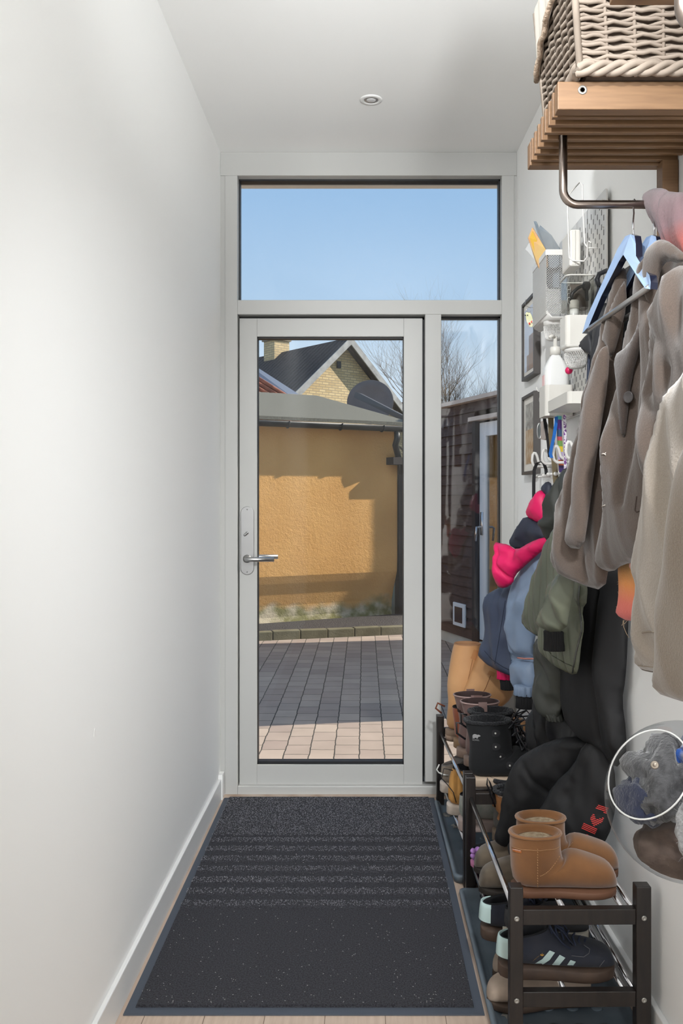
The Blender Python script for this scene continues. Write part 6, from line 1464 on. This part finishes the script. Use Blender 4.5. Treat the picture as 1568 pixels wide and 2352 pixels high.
kd_ = thing('keychain_charm', 'small white and yellow charm beside the lime keychain', 'keychain', P(1241, 752, 2.93)); g = MB(); g.ball(P(1240, 757, 2.93), .010, 14, 10, (1, .7, .8)); build('body', g, m_wpl, kd_); g = MB(); g.box(P(1240, 749, 2.93).x, P(1250, 749, 2.93).x, 2.92, 2.94, P(0, 753, 2.93).z, P(0, 747, 2.93).z); build('yellow_cap', g, mat('yellow_plastic', (232, 200, 40), .4), kd_, smooth=False, bev=.002)
kc3 = thing('keychain_charm', 'clear bead charm between the lime and yellow charms', 'keychain', P(1227, 742, 2.95)); g = MB(); g.ball(P(1227, 738, 2.95), .008, 12, 8, (1, .6, 1.3)); build('body', g, mat('milky_bead', (220, 218, 220), .2), kc3)

# ---- picture frames on the right wall
m_fr = mat('dark_frame_side', (70, 66, 64), .5); m_frf = mat('grey_wood_frame', (128, 118, 110), .5)
def picture(label, ya, yb, za, zb, th=.026, art=None):
    t = thing('picture_frame', label, 'picture', (XR(ya) - .01, (ya + yb) / 2, za)); w = .012
    def bx_(mb, y_a, y_b, z_a, z_b, o0, o1): return mb.slab([(XR(y_a) - o0, y_a, z_a), (XR(y_b) - o0, y_b, z_a), (XR(y_b) - o0, y_b, z_b), (XR(y_a) - o0, y_a, z_b)], (o0 - o1, 0, 0))
    g = MB(); bx_(g, ya, ya + w, za, zb, th, .001); bx_(g, yb - w, yb, za, zb, th, .001); bx_(g, ya + w, yb - w, zb - w, zb, th, .001); bx_(g, ya + w, yb - w, za, za + w, th, .001)
    build('frame', g, [m_fr], t, smooth=False, bev=.001)
    g = MB(); bx_(g, ya + w, yb - w, za + w, zb - w, th - .008, .004); mt_ = build('mount', g, mat('cream_mount', (232, 228, 220), .8), t, smooth=False)
    for (y_a, y_b, z_a, z_b, mm_) in art:
        g = MB(); bx_(g, ya + y_a, ya + y_b, za + z_a, za + z_b, th - .007, th - .0075); build('print', g, mm_, t, smooth=False)
    g = MB(); bx_(g, ya + w, yb - w, za + w, zb - w, th - .004, th - .0045); build('glass', g, glass('picture_glass', refl=.02, graze=.15), t, smooth=False)
pa = mat('pale_blue_print', (206, 216, 232), .7); pb2 = mat('peach_print', (226, 190, 156), .7, bump=(90, .2, .001))
picture('slim grey framed picture with pale blue and peach abstract shapes, upper of the two', 3.20, 3.425, 1.707, 2.009, art=[(.03, .20, .03, .27, pa), (.03, .12, .03, .16, pb2), (.03, .16, .03, .09, pb2)])
t_gr = mat('grey_drawing', (186, 184, 178), .8, var=((140, 136, 130), 30, .1)); t_br = mat('sepia_drawing', (172, 140, 106), .8, var=((196, 176, 150), 26, .08))
picture('slim framed print of a grey dome above sepia arcades, lower of the two', 3.20, 3.425, 1.340, 1.645, art=[(.045, .18, .17, .27, t_gr), (.045, .18, .04, .17, t_br)])
